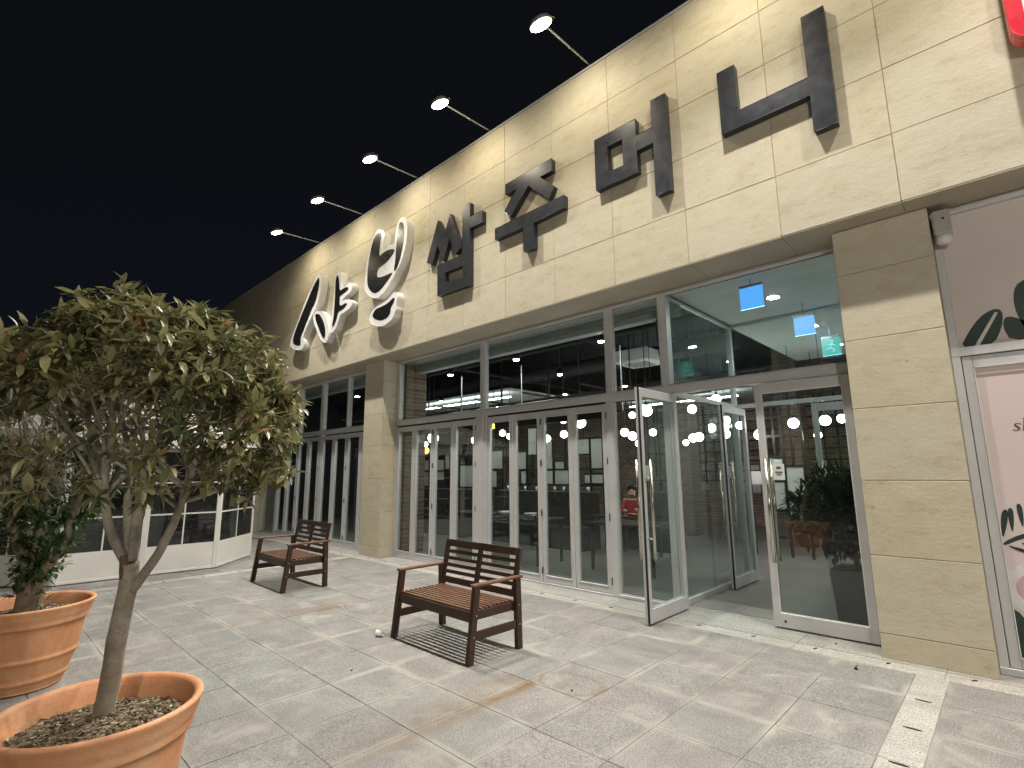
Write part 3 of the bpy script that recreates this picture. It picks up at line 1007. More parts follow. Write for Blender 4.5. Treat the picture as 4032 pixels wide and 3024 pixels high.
# lamps inside
def globe(x, y, z, r, label, col="warm"):
    p = empty("pendant_lamp", (x, y, z))
    tag(p, label, "lamp", "pendant lamps in the dining room")
    bm = B(); ball(bm, (x, y, z), r, 14)
    obj("globe", bm, emit("globe_emit", (1.0, 0.97, 0.90), GLOBE) if col == "warm" else emit("amber_reflection", (1.0, 0.42, 0.08), 6.0), p)
    bm = B(); tube(bm, [(x, y, z+r), (x, y, 4.54)], 0.006, 6)
    obj("cord", bm, BLACKM, p)
    bm = B(); tube(bm, [(x, y, z+r*.92), (x, y, z+r+.05)], [0.035, .02], 10)
    obj("cap", bm, BLACKM, p)
GL = [(-5.05, 6.9, 2.36, .13, "lowest globe lamp just inside the right folding leaves"), (-6.6, 7.9, 2.22, .10, "globe lamp hanging in the third folding leaf"),
      (-6.1, 7.8, 2.27, .10, "globe lamp near the frame of the fourth folding leaf"), (-6.15, 7.85, 2.55, .10, "upper globe lamp near the fourth folding leaf"),
      (-4.65, 7.6, 2.21, .10, "globe lamp left of the open entrance door"), (-4.95, 8.35, 2.2, .11, "globe lamp beside the one left of the open door"),
      (-5.2, 9.0, 2.1, .10, "lower globe lamp left of the open door"), (-4.55, 7.7, 2.5, .08, "small upper globe lamp left of the open door"),
      (-3.75, 6.75, 2.43, .12, "pale globe lamp seen through the open door"), (-4.4, 8.1, 2.22, .09, "globe lamp in the middle of the open door"),
      (-4.6, 9.2, 2.12, .09, "lower globe lamp in the open door"), (-3.9, 8.6, 2.62, .11, "globe lamp high in the doorway"),
      (-4.25, 9.6, 2.2, .12, "globe lamp low in the doorway"), (-4.6, 10.1, 2.22, .12, "rear globe lamp low in the doorway"),
      (-4.9, 10.4, 2.15, .09, "small rear globe lamp at the left of the doorway"), (-3.35, 10.2, 2.22, .14, "large globe lamp behind the right door"),
      (-2.7, 10.0, 2.38, .13, "globe lamp in the centre of the right door"), (-2.55, 10.9, 2.2, .10, "lower globe lamp in the right door"),
      (-2.05, 9.3, 2.33, .12, "globe lamp behind the inner door stile"), (-2.0, 10.2, 2.42, .11, "rightmost globe lamp behind the inner door"),
      (-8.4, 7.6, 2.26, .12, "leftmost of the three clustered globe lamps"), (-8.2, 7.75, 2.25, .12, "middle of the three clustered globe lamps"),
      (-8.05, 8.1, 2.42, .10, "rear of the three clustered globe lamps"), (-7.25, 7.5, 2.28, .09, "globe lamp hidden by a paper panel"),
      (-9.1, 7.0, 2.32, .17, "biggest globe lamp at the edge of the fourth left leaf"), (-10.2, 7.6, 2.25, .10, "narrow globe lamp behind the third left leaf"),
      (-3.75, 9.3, 2.85, .12, "top globe lamp between the two doors"), (-3.6, 9.3, 2.45, .11, "middle globe lamp between the two doors"), (-3.7, 9.5, 2.22, .11, "lowest globe lamp between the two doors")]
for a in GL:
    globe(a[0], a[1], a[2], a[3]*.68, a[4])
for a in ((-8.55, 8.3, 2.62, .06, "small amber stand-in for a reflected light above the clustered globes"), (-11.1, 8.3, 2.15, .09, "amber stand-in for a reflected light behind the second left leaf"), (-13.2, 8.0, 2.45, .07, "far amber stand-in for a reflected light in the left bay"), (-7.6, 10.5, 2.1, .05, "tiny amber stand-in for a reflected light behind the lattice screen")):
    globe(*a, col="amber")  # reflections of orange lights outside, built as hanging amber globes
def spot_can(x, y, z, label):
    p = empty("ceiling_spotlight", (x, y, z))
    tag(p, label, "lamp", "ceiling spotlights in the dining room")
    bm = B(); tube(bm, [(x, y, z+.01), (x, y, z+.13)], [0.06, 0.045], 14)
    obj("can", bm, BLACKM, p)
    bm = B(); tube(bm, [(x, y, z), (x, y, z+.009)], 0.052, 14)
    obj("lens", bm, emit("spot_emit", (1.0, 0.99, 0.95), 130.0), p)
    bm = B(); tube(bm, [(x, y, z+.13), (x, y, 4.54)], 0.008, 6)
    obj("stem", bm, BLACKM, p)
for a in ((-8.17, 6.7, 3.55, "spotlight in the left upper window"), (-6.3, 6.7, 3.58, "spotlight at the left of the wide upper window"), (-4.45, 6.7, 3.58, "spotlight at the right of the wide upper window"),
          (-6.4, 8.1, 3.5, "brightest spotlight in the wide upper window"), (-8.0, 10.3, 3.5, "far spotlight low in the wide upper window"), (-6.25, 10.3, 3.5, "spotlight in the narrow upper window"),
          (-11.9, 6.7, 3.5, "spotlight in the left bay near the mullion"), (-13.6, 6.7, 3.5, "spotlight in the left bay beside the tree"), (-10.6, 8.4, 3.4, "low spotlight in the left bay"), (-10.4, 10.3, 3.4, "rear spotlight behind the left window")):
    spot_can(*a)
# white tubes hanging down in the upper windows
for x, y, label in ((-8.1, 6.95, "thin hanging white rod in the left upper window"), (-6.45, 7.0, "thin hanging white rod in the wide upper window"), (-4.3, 7.0, "thin hanging white rod at the right of the wide upper window")):
    bm = B(); tube(bm, [(x, y, 2.5), (x, y, 3.55)], 0.011, 8)
    tag(obj("hanging_rod", bm, SIGNW), label, "rod", "hanging rods in the upper windows")
# lobby downlights and hanging blue sign plates
def downlight(x, y, z, label):
    p = empty("downlight", (x, y, z))
    tag(p, label, "lamp", "recessed ceiling downlights")
    bm = B(); tube(bm, [(x, y, z-.006), (x, y, z-.0005)], 0.085, 24)
    obj("trim", bm, SIGNW, p)
    bm = B(); tube(bm, [(x, y, z-.009), (x, y, z-.0065)], 0.068, 24)
    obj("lens", bm, emit("downlight_emit", (1.0, 0.98, 0.92), 240.0), p)
downlight(-2.0, 7.06, 3.80, "round downlight in the lobby ceiling beside the blue plate")
downlight(-2.0, 8.85, 3.785, "round downlight in the hall ceiling behind the lobby")
downlight(-2.0, 10.6, 3.785, "rear round downlight in the hall ceiling")
def plate(x, y, z, w, h, label, green=False):
    p = empty("exit_sign", (x, y, z))
    tag(p, label, "sign", "lit exit sign plates")
    bm = B(); box(bm, x-w/2, x+w/2, y-.006, y+.006, z-h, z)
    obj("plate", bm, emit("blue_plate", (0.10, 0.42, 1.0), 1.15) if not green else emit("green_plate", (0.10, 0.75, 0.62), 0.8), p)
    bm = B()
    box(bm, x-w/2-.004, x+w/2+.004, y-.005, y+.005, z-h-.005, z-h-.0005)
    obj("lit_edge", bm, emit("blue_edge", (0.4, 0.8, 1.0), 3.0), p)
    bm = B(); box(bm, x-w/2, x+w/2, y-.012, y+.012, z+.0005, z+.03)
    obj("housing", bm, simple("grey_housing", (.22, .23, .24), .5), p)
    bm = B(); tube(bm, [(x, y, z+.03), (x, y, 3.80 if y < 8.06 else 3.785)], .006, 8)
    obj("stem", bm, simple("grey_housing", (.22, .23, .24), .5), p)
    if not green:
        return
    # running figure
    bm = B()
    yy = y-.0085
    ball(bm, (x+.02, yy, z-h*.22), h*.07, 10)
    for a, b_ in (((x+.015, z-h*.32), (x-.01, z-h*.58)), ((x-.01, z-h*.58), (x-.07, z-h*.66)), ((x-.01, z-h*.58), (x+.035, z-h*.70)), ((x+.035, z-h*.70), (x+.02, z-h*.88)), ((x+.01, z-h*.36), (x-.05, z-h*.44)), ((x+.01, z-h*.36), (x+.06, z-h*.48))):
        tube(bm, [(a[0], yy, a[1]), (b_[0], yy, b_[1])], h*.03, 6)
    obj("running_figure", bm, emit("figure_emit", (0.4, 0.9, 1.0), 1.2), p)
plate(-1.98, 6.17, 3.70, 0.26, 0.26, "glowing blue exit plate hanging close behind the transom window")
plate(-1.80, 7.62, 3.61, 0.25, 0.25, "second blue exit plate hanging at the rear of the lobby")
plate(-1.79, 9.0, 3.57, 0.25, 0.27, "green exit plate hanging in the hall behind the lobby", True)
# cassette air conditioner
p = empty("air_conditioner", (-4.9, 8.7, 3.6))
tag(p, "white cassette air conditioner under the dark ceiling", "air conditioner")
one_box("casing", SIGNW, p, -5.3, -4.6, 8.4, 9.1, 3.60, 3.85, bev=.02)
one_box("grille", simple("grey_grille", (.30, .31, .31), .6), p, -5.18, -4.72, 8.52, 8.98, 3.59, 3.599)
one_box("flap", SIGNW, p, -5.2, -4.7, 8.42, 8.48, 3.585, 3.598)
# loudspeaker behind the narrow upper window
p = empty("wall_speaker", (-3.15, 6.4, 3.4))
tag(p, "dark wall speaker behind the narrow upper window", "speaker")
one_box("cabinet", DARK, p, -3.32, -3.12, 6.34, 6.52, 3.30, 3.62, bev=.01)
one_box("speaker_grille", simple("grey_mesh", (.10, .10, .105), .7), p, -3.30, -3.14, 6.330, 6.339, 3.32, 3.60)

# dining furniture
TAB = simple("dark_tabletop", (0.05, 0.045, 0.04), 0.25, 0, 0.2, 5)
def table(x, y, w, d, label, stuff=True):
    t = empty("dining_table", (x, y, 0))
    tag(t, label, "table", "tables in the dining room")
    one_box("table_top", TAB, t, x-w/2, x+w/2, y-d/2, y+d/2, .72, .755, bev=.004)
    for sx in (-1, 1):
        for sy in (-1, 1):
            one_box("leg", BLACKM, t, x+sx*(w/2-.06)-.02, x+sx*(w/2-.06)+.02, y+sy*(d/2-.06)-.02, y+sy*(d/2-.06)+.02, .004, .719)
def bowl(x, y, z, r, mat, label):
    bm = B()
    lathe(bm, [(r*.4, z), (r*.45, z+.006), (r*.85, z+r*.42), (r, z+r*.62), (r*.95, z+r*.62), (r*.78, z+r*.42), (r*.35, z+.014), (0.001, z+.012)], x, y, 18)
    o = obj("bowl", bm, mat)
    tag(o, label, "bowl", "dishes on the dining tables")
table(-6.55, 7.15, 1.3, .75, "table with dishes behind the first right folding leaf")
table(-4.55, 7.5, 1.2, .75, "table behind the fixed pane beside the door")
table(-5.4, 8.7, 1.2, .75, "table where the red-clothed diner sits")
table(-8.2, 7.6, 1.3, .75, "table under the three clustered globe lamps")
table(-10.6, 7.4, 1.2, .75, "table near the right end of the left bay")
table(-12.9, 7.6, 1.2, .75, "table in the middle of the left bay")
bowl(-6.85, 7.0, .755, .16, SIGNW, "wide white bowl at the left end of the near table")
bowl(-6.45, 7.2, .755, .12, SIGNW, "white bowl in the middle of the near table")
bowl(-6.15, 7.0, .755, .09, simple("brass_dish", (.5, .36, .14), .3, .8), "small brass dish on the near table")
bowl(-5.55, 8.55, .755, .12, SIGNW, "white bowl before the red-clothed diner")
bowl(-5.2, 8.6, .755, .07, simple("orange_cup", (.6, .2, .07), .5), "orange cup before the diner")
bowl(-5.05, 8.5, .755, .07, simple("orange_cup", (.6, .2, .07), .5), "second orange cup nearer the door")
def booth(x0, x1, y, label):
    t = empty("booth_partition", ((x0+x1)/2, y, 0))
    tag(t, label, "partition", "booth partitions")
    one_box("panel", TAB, t, x0, x1, y-.04, y+.04, .004, 1.12, bev=.004)
    one_box("cap_rail", simple("grey_cap", (.16, .16, .16), .3), t, x0-.01, x1+.01, y-.06, y+.06, 1.121, 1.15, bev=.004)
    one_box("seat", DARK, t, x0, x1, y-.55, y-.041, .004, .45, bev=.02)
booth(-9.2, -6.3, 9.15, "dark booth partition behind the middle folding doors")
booth(-13.2, -10.0, 9.15, "dark booth partition behind the left bay")
booth(-6.1, -4.9, 10.1, "dark booth partition behind the red-clothed diner")
# glasses and cutlery catching the lamps on the partition ledge
GLS = simple("glassware", (.85, .88, .88), .08, .6)
for i in range(9):
    bm = B()
    xx = -8.9 + i*.29 + .05*math.sin(i*5)
    lathe(bm, [(.001, 1.151), (.032, 1.151), (.036, 1.25), (.030, 1.25), (.028, 1.16), (.001, 1.158)], xx, 9.15, 12)
    tag(obj("tumbler", bm, GLS), "steel tumbler on the middle booth ledge, " + ("leftmost of nine", "second from the left", "third from the left", "fourth from the left", "in the middle", "fourth from the right", "third from the right", "second from the right", "rightmost of nine")[i], "tumbler", "tumblers on the booth ledge")
# ------------------------------------------------------------------ sign letters
L = {}
L['ni']=[(-1.811, 5.833), (-1.626, 5.831), (-1.62, 5.284), (-0.967, 5.282), (-0.961, 5.947), (-0.775, 5.947), (-0.766, 4.7), (-0.958, 4.705), (-0.967, 5.089), (-1.803, 5.092)]
L['meo']=[(-3.421, 5.814), (-2.821, 5.821), (-2.815, 5.59), (-2.601, 5.592), (-2.599, 5.947), (-2.414, 5.94), (-2.418, 4.71), (-2.598, 4.709), (-2.605, 5.383), (-2.809, 5.39), (-2.822, 5.11), (-3.416, 5.099)]
L['meo_hole']=[(-3.229, 5.637), (-3.015, 5.631), (-3.012, 5.288), (-3.223, 5.287)]
L['ju_top']=[(-5.045, 5.879), (-4.142, 5.897), (-4.136, 5.712), (-4.355, 5.705), (-4.106, 5.461), (-4.209, 5.307), (-4.58, 5.662), (-4.947, 5.317), (-5.073, 5.444), (-4.82, 5.698), (-5.044, 5.708)]
L['ju_bot']=[(-5.274, 5.236), (-3.938, 5.261), (-3.933, 5.075), (-4.487, 5.059), (-4.492, 4.667), (-4.685, 4.682), (-4.694, 5.044), (-5.27, 5.053)]
L['ssam_ss']=[(-6.987, 5.2), (-6.69, 5.897), (-6.511, 5.535), (-6.362, 5.897), (-6.058, 5.189), (-6.218, 5.12), (-6.362, 5.448), (-6.537, 5.096), (-6.691, 5.432), (-6.832, 5.122)]
L['ssam_am']=[(-6.041, 5.899), (-5.856, 5.906), (-5.854, 5.652), (-5.564, 5.648), (-5.556, 5.448), (-5.849, 5.453), (-5.848, 4.489), (-6.666, 4.506), (-6.681, 5.064), (-6.033, 5.05)]
L['ssam_hole']=[(-6.477, 4.87), (-6.024, 4.858), (-6.022, 4.676), (-6.473, 4.693)]
L['s1_w']=[(-12.347, 4.705), (-12.273, 4.892), (-11.987, 5.207), (-11.622, 5.668), (-11.301, 5.979), (-11.142, 6.118), (-10.992, 6.108), (-10.858, 6.003), (-10.857, 5.788), (-10.944, 5.501), (-11.113, 5.28), (-11.34, 5.092), (-11.545, 4.895), (-11.654, 4.736), (-11.59, 4.651), (-11.568, 4.492), (-11.744, 4.439), (-11.935, 4.465), (-12.166, 4.549), (-12.302, 4.635)]
L['s1_b']=[(-12.217, 4.707), (-12.187, 4.875), (-11.931, 5.195), (-11.514, 5.642), (-11.242, 5.914), (-11.057, 6.034), (-10.979, 6.0), (-10.998, 5.753), (-11.112, 5.471), (-11.271, 5.341), (-11.448, 5.14), (-11.696, 4.853), (-11.787, 4.749), (-11.767, 4.6), (-11.812, 4.548), (-12.066, 4.617)]
L['s2_w']=[(-11.223, 5.162), (-11.109, 5.244), (-10.911, 5.229), (-10.683, 5.112), (-10.498, 4.91), (-10.395, 4.685), (-10.375, 4.502), (-10.464, 4.408), (-10.554, 4.39), (-10.703, 4.474), (-10.892, 4.671), (-11.122, 4.951)]
L['s2_b']=[(-11.12, 5.139), (-11.026, 5.17), (-10.848, 5.102), (-10.659, 4.899), (-10.556, 4.695), (-10.547, 4.535), (-10.612, 4.498), (-10.743, 4.619), (-10.94, 4.866)]
L['ya_w']=[(-10.338, 4.696), (-10.294, 4.911), (-10.248, 5.33), (-10.244, 5.717), (-10.195, 5.887), (-10.065, 5.919), (-9.948, 5.84), (-9.912, 5.694), (-9.925, 5.473), (-9.644, 5.543), (-9.496, 5.503), (-9.446, 5.391), (-9.5, 5.319), (-9.825, 5.236), (-9.884, 5.184), (-9.631, 5.177), (-9.461, 5.103), (-9.433, 5.021), (-9.548, 4.941), (-9.878, 4.908), (-9.939, 4.877), (-9.99, 4.734), (-10.085, 4.611), (-10.234, 4.564), (-10.319, 4.603)]
L['ya_b']=[(-10.25, 4.712), (-10.202, 4.891), (-10.18, 5.313), (-10.201, 5.728), (-10.154, 5.841), (-10.085, 5.81), (-10.023, 5.634), (-9.995, 5.435), (-9.825, 5.458), (-9.657, 5.451), (-9.601, 5.388), (-9.669, 5.362), (-9.919, 5.326), (-9.984, 5.32), (-9.96, 5.081), (-9.77, 5.102), (-9.623, 5.088), (-9.72, 5.013), (-9.886, 4.986), (-10.015, 4.983), (-10.083, 4.798), (-10.202, 4.679)]
L['b_w']=[(-8.966, 5.286), (-8.949, 5.555), (-8.882, 5.918), (-8.753, 6.218), (-8.65, 6.332), (-8.505, 6.35), (-8.356, 6.277), (-8.28, 6.183), (-8.305, 6.026), (-8.349, 5.875), (-8.226, 5.877), (-8.089, 5.883), (-7.936, 5.853), (-7.91, 5.995), (-7.871, 6.183), (-7.794, 6.297), (-7.681, 6.306), (-7.565, 6.233), (-7.511, 6.095), (-7.516, 5.861), (-7.569, 5.644), (-7.655, 5.457), (-7.776, 5.318), (-7.87, 5.248), (-7.916, 5.182), (-8.011, 5.11), (-8.139, 5.007), (-8.306, 4.93), (-8.479, 4.904), (-8.663, 4.959), (-8.838, 5.085), (-8.94, 5.195)]
L['b_b1']=[(-8.855, 5.319), (-8.875, 5.576), (-8.82, 5.856), (-8.712, 6.161), (-8.571, 6.263), (-8.426, 6.244), (-8.404, 6.184), (-8.429, 6.026), (-8.464, 5.736), (-8.325, 5.785), (-8.118, 5.791), (-7.906, 5.733), (-7.942, 5.665), (-8.105, 5.575), (-8.24, 5.535), (-8.449, 5.515), (-8.5, 5.468), (-8.509, 5.337), (-8.364, 5.297), (-8.156, 5.289), (-7.955, 5.288), (-8.017, 5.221), (-8.148, 5.148), (-8.348, 5.041), (-8.54, 5.01), (-8.709, 5.094), (-8.83, 5.229)]
L['b_b2']=[(-7.867, 5.8), (-7.832, 6.069), (-7.79, 6.215), (-7.708, 6.216), (-7.64, 6.131), (-7.612, 5.894), (-7.65, 5.69), (-7.72, 5.477), (-7.809, 5.328), (-7.898, 5.275), (-7.924, 5.342), (-7.882, 5.468)]
L['eu_w']=[(-8.724, 4.547), (-8.697, 4.683), (-8.54, 4.747), (-8.296, 4.769), (-8.093, 4.798), (-7.964, 4.873), (-7.867, 4.887), (-7.783, 4.837), (-7.762, 4.736), (-7.803, 4.612), (-7.783, 4.522), (-7.846, 4.498), (-7.872, 4.4), (-7.999, 4.332), (-8.197, 4.297), (-8.405, 4.32), (-8.587, 4.397), (-8.683, 4.478)]
L['eu_b']=[(-8.612, 4.603), (-8.518, 4.692), (-8.29, 4.689), (-8.088, 4.709), (-7.893, 4.778), (-7.859, 4.741), (-7.903, 4.665), (-7.988, 4.598), (-7.993, 4.503), (-8.088, 4.428), (-8.307, 4.417), (-8.504, 4.489), (-8.597, 4.55)]
def snap(name, tol=0.03):
    """true up the nearly vertical and horizontal strokes"""
    pts = [list(p) for p in L[name]]
    for ax in (0, 1):
        vals = sorted(range(len(pts)), key=lambda i: pts[i][ax])
        grp = [vals[0]]
        groups = []
        for i in vals[1:]:
            if pts[i][ax] - pts[grp[-1]][ax] < 0.012:
                grp.append(i)
            else:
                groups.append(grp); grp = [i]
        groups.append(grp)
        for g in groups:
            m_ = sum(pts[i][ax] for i in g)/len(g)
            for i in g:
                pts[i][ax] = m_
    return [tuple(p) for p in pts]
LF, LB = 5.162, 5.2485
WF, WB = 5.10, 5.2485
def letter(label, parts, group):
    xs = [p[0] for nm, hole in parts for p in L[nm]]
    zs = [p[1] for nm, hole in parts for p in L[nm]]
    r = empty("sign_letter", (sum(xs)/len(xs), LB, min(zs)))
    tag(r, label, "sign letter", group)
    for nm, hole in parts:
        prism("stroke", LETTER, r, snap(nm), LF, LB, hole=snap(hole) if hole else None, bev=0.004)
G1 = "dark block letters of the shop sign"
letter("largest dark block letter, an L-hook joined to a tall stroke, nearest the right pillar", [("ni", None)], G1)
letter("dark block letter with a square ring and a branched tall stroke", [("meo", "meo_hole")], G1)
letter("dark block letter with a peaked roof above a T-shaped stroke", [("ju_top", None), ("ju_bot", None)], G1)
letter("dark block letter with a zigzag over a closed box, next to the white outlined letters", [("ssam_ss", None), ("ssam_am", "ssam_hole")], G1)
def brush(label, whites, blacks):
    xs = [p[0] for nm in whites for p in L[nm]]
    zs = [p[1] for nm in whites for p in L[nm]]
    r = empty("sign_letter", (sum(xs)/len(xs), WB, min(zs)))
    tag(r, label, "sign letter", "white-rimmed brush letters of the shop sign")
    for i, nm in enumerate(whites):
        w = prism("light_box", SIGNW, r, smooth_poly(L[nm]), WF + .0015*i, WB - .002*i, bev=0.006)
    for i, nm in enumerate(blacks):
        prism("brush_stroke", SIGNB, r, smooth_poly(L[nm], 1), WF-0.0035, WF-0.0005 + .0015)
brush("white-rimmed black brush letter at the left end of the sign, long slanted stroke", ["s1_w", "s2_w", "ya_w"], ["s1_b", "s2_b", "ya_b"])
brush("white-rimmed black brush letter with a curled cup shape above a droplet", ["b_w", "eu_w"], ["b_b1", "b_b2", "eu_b"])

# the neighbour's red sign peeping in at the top right corner
r = empty("red_sign_letter", (0.9, 5.1, 4.7))
tag(r, "red rounded sign letter with white face cut off by the picture's top right corner", "sign letter")
def rrect(x0, x1, z0, z1, rr, n=6):
    out = []
    for cx, cz, a0 in ((x1-rr, z0+rr, -90), (x1-rr, z1-rr, 0), (x0+rr, z1-rr, 90), (x0+rr, z0+rr, 180)):
        for k in range(n+1):
            a = rad(a0 + 90*k/n)
            out.append((cx+rr*math.cos(a), cz+rr*math.sin(a)))
    return out
prism("letter_body", SIGNR, r, rrect(0.385, 1.35, 4.66, 5.75, .16), 5.02, 5.17, bev=.012)
prism("letter_face", simple("lilac_white", (.78, .76, .84), .3), r, rrect(0.475, 1.26, 4.75, 5.66, .10), 5.015, 5.019)
for xx in (.6, 1.1):
    bm = B(); tube(bm, [(xx, 5.171, 5.2), (xx, 5.2485, 5.2)], .012, 8)
    obj("standoff", bm, BLACKM, r)

# ------------------------------------------------------------------ floodlights over the sign
def flood():
    r = empty("floodlight", (0, 0, 0))
    bm = B()
    tube(bm, [(0, 5.42, 7.031), (0, 5.42, 7.05)], [.05, .05], 14)
    obj("base_plate", bm, STEEL, r)
    bm = B()
    tube(bm, [(0, 5.42, 7.05), (0, 5.41, 7.07), (0, 5.30, 7.075), (0, 4.35, 7.03)], .013, 10)
    obj("arm", bm, simple("grey_tube", (.42, .42, .40), .4, .5), r)
    bm = B()
    tube(bm, [(0, 4.80, 7.049), (0, 4.84, 7.051)], .019, 10)
    obj("joint_sleeve", bm, STEEL, r)
    # housing: a shallow tilted bowl, open side to wall and ground
    Mh = T((0, 4.24, 6.99)) @ Matrix.Rotation(rad(16), 4, 'X')
    b2 = B()
    n = 28
    prof = [(.030, .085), (.075, .075), (.118, .045), (.135, .0), (.135, -.012), (.128, -.012), (.118, .002)]
    rings = []
    for rr, z in prof:
        rings.append([b2.verts.new((rr*1.15*math.cos(2*math.pi*k/n), rr*.85*math.sin(2*math.pi*k/n), z)) for k in range(n)])
    for i in range(len(rings)-1):
        for k in range(n):
            f = b2.faces.new((rings[i][k], rings[i][(k+1) % n], rings[i+1][(k+1) % n], rings[i+1][k])); f.smooth = True
    b2.faces.new(rings[0])
    bm = B(); merge(bm, b2, Mh)
    h = obj("housing", bm, simple("flood_housing", (.55, .55, .53), .4, .4), r)
    b2 = B()
    vs = [b2.verts.new((.122*1.15*math.cos(2*math.pi*k/n), .122*.85*math.sin(2*math.pi*k/n), -.004 - .012)) for k in range(n)]
    c = b2.verts.new((0, 0, -.035))
    for k in range(n):
        f = b2.faces.new((vs[k], vs[(k+1) % n], c)); f.smooth = True
    bm = B(); merge(bm, b2, Mh)
    obj("lens", bm, emit("flood_emit", (1.0, 0.90, 0.66), 30.0), h)
    bm = B()
    for sx in (-1, 1):
        tube(bm, [(sx*.165, 4.24, 6.99), (sx*.165, 4.30, 7.02), (sx*.02, 4.36, 7.03)], .007, 6)
    obj("yoke", bm, STEEL, r)
    ld = bpy.data.lights.new("flood_beam", 'SPOT')
    ld.energy = FLOOD_POWER
    ld.color = (1.0, 0.95, 0.87)
    ld.spot_size = rad(116)
    ld.spot_blend = 1.0
    ld.shadow_soft_size = 0.045
    lo = bpy.data.objects.new("flood_beam", ld)
    lo.location = (0, 4.24, 6.93)
    aim = Vector((0, -0.30, -1)).normalized()
    lo.rotation_euler = aim.to_track_quat('-Z', 'Y').to_euler()
    link(lo, r)
    # the same lamp's spill against the stone right below it
    l2 = bpy.data.lights.new("wall_wash", 'SPOT')
    l2.energy = WASH_POWER
    l2.color = (1.0, 0.88, 0.66)
    l2.spot_size = rad(150)
    l2.spot_blend = 0.9
    l2.shadow_soft_size = 0.045
    o2 = bpy.data.objects.new("wall_wash", l2)
    o2.location = (0, 4.26, 6.93)
    o2.rotation_euler = Vector((0, 0.8, -1)).normalized().to_track_quat('-Z', 'Y').to_euler()
    link(o2, r)
    return r
proto = flood()
FL = [(-11.42, "farthest floodlight on the parapet, lowest in the picture"), (-9.44, "second farthest floodlight on the parapet, above the brush letters"), (-7.46, "middle one of the five floodlights on the parapet"),
      (-5.50, "fourth floodlight from the far end of the parapet"), (-3.52, "nearest and largest floodlight, at the top edge of the picture"),
      (-1.54, "floodlight above the hooked letter, just above the frame"), (0.44, "floodlight above the neighbouring shop"), (2.42, "floodlight over the neighbouring shop window"), (4.40, "added floodlight, third beyond the right edge"), (6.38, "added floodlight, fourth beyond the right edge"), (8.36, "added floodlight at the right end of the fascia")]  # last three are unseen, added for more light from the right
for i, (x, lab) in enumerate(FL):
    o = proto if i == 0 else copy_tree(proto)
    o.location = (x, 0, 0)
    tag(o, lab, "floodlight", "floodlights along the parapet")

# ------------------------------------------------------------------ neighbouring shopfront
ns = empty("neighbour_shopfront", (1.5, 5.7, 0))
tag(ns, "neighbouring shopfront with frosted pink film and dark green leaf print", "shopfront")
SY = 5.66
for a in ((-0.263, -0.205, .004, 3.74), (1.2, 1.28, .004, 3.74), (2.9, 2.98, .004, 3.74)):
    one_box("frame_bar", ALU, ns, a[0], a[1], SY, SY+.1, a[2], a[3], bev=.004)
for a in ((3.74, 3.799), (2.485, 2.56), (.004, .06)):
    one_box("frame_bar", ALU, ns, -0.263, 2.98, SY-.003, SY+.098, a[0], a[1], bev=.004)
bm = B()
box(bm, -.200, -.135, SY+.01, SY+.06, .062, 2.48, bev=.004)
box(bm, 1.13, 1.197, SY+.01, SY+.06, .062, 2.48, bev=.004)
box(bm, -.134, 1.129, SY+.012, SY+.058, 2.385, 2.478, bev=.004)
box(bm, -.134, 1.129, SY+.012, SY+.058, .064, .14, bev=.004)
sd = obj("shop_door", bm, ALU, ns)
bm = B()
box(bm, -.134, -.128, SY+.004, SY+.0115, .141, 2.384); box(bm, -.134, 1.129, SY+.004, SY+.0115, 2.378, 2.384); box(bm, -.127, 1.129, SY+.004, SY+.0115, .141, .147)
obj("glazing_bead", bm, simple("pale_bead", (0.78, 0.78, 0.76), 0.35), sd)
FILM = simple("pink_film", (0.70, 0.58, 0.57), 0.35, 0, 0.05, 1.5)
bm = B(); box(bm, -.134, 1.129, SY+.03, SY+.038, .14, 2.385)
pane1 = obj("film_pane", bm, FILM, sd)
bm = B(); box(bm, -.205, 1.2, SY+.04, SY+.048, 2.56, 3.74)
obj("film_pane", bm, simple("beige_film", (0.70, 0.62, 0.59), 0.35, 0, 0.04, 1.5), ns)
one_box("film_pane", FILM, ns, 1.28, 2.9, SY+.04, SY+.048, .06, 3.74)
one_box("shop_back", DARK, ns, -.2, 2.95, SY+.5, SY+.55, .01, 3.79)
GREEN = simple("dark_green_print", (0.022, 0.045, 0.040), 0.4, 0, 0.15, 6)
def printed(name, pts, mat, y=SY+.0392, parent=ns, sm=1):
    prism(name, mat, parent, smooth_poly(pts, sm) if sm else pts, y-.0008, y)
yu = SY+.0395
printed("leaf_print", [(-.196, 2.565), (-.13, 2.69), (-.05, 2.80), (.03, 2.85), (.08, 2.845), (.096, 2.80), (.08, 2.70), (.017, 2.562), (-.08, 2.562)], GREEN, yu)
prism("leaf_vein_print", simple("cream_print", (.70, .68, .62), .5), ns, [(-.105, 2.565), (-.075, 2.565), (.068, 2.815), (.05, 2.825)], yu-.0018, yu-.0010)
printed("leaf_print", [(.08, 2.69), (.10, 2.77), (.15, 2.765), (.23, 2.70), (.34, 2.60), (.36, 2.562), (.115, 2.562)], GREEN, yu)
printed("leaf_print", [(.19, 2.70), (.165, 2.85), (.18, 2.98), (.22, 3.04), (.30, 3.06), (.37, 2.95), (.38, 2.75), (.32, 2.60), (.22, 2.62)], GREEN, yu)
yd = SY+.0295
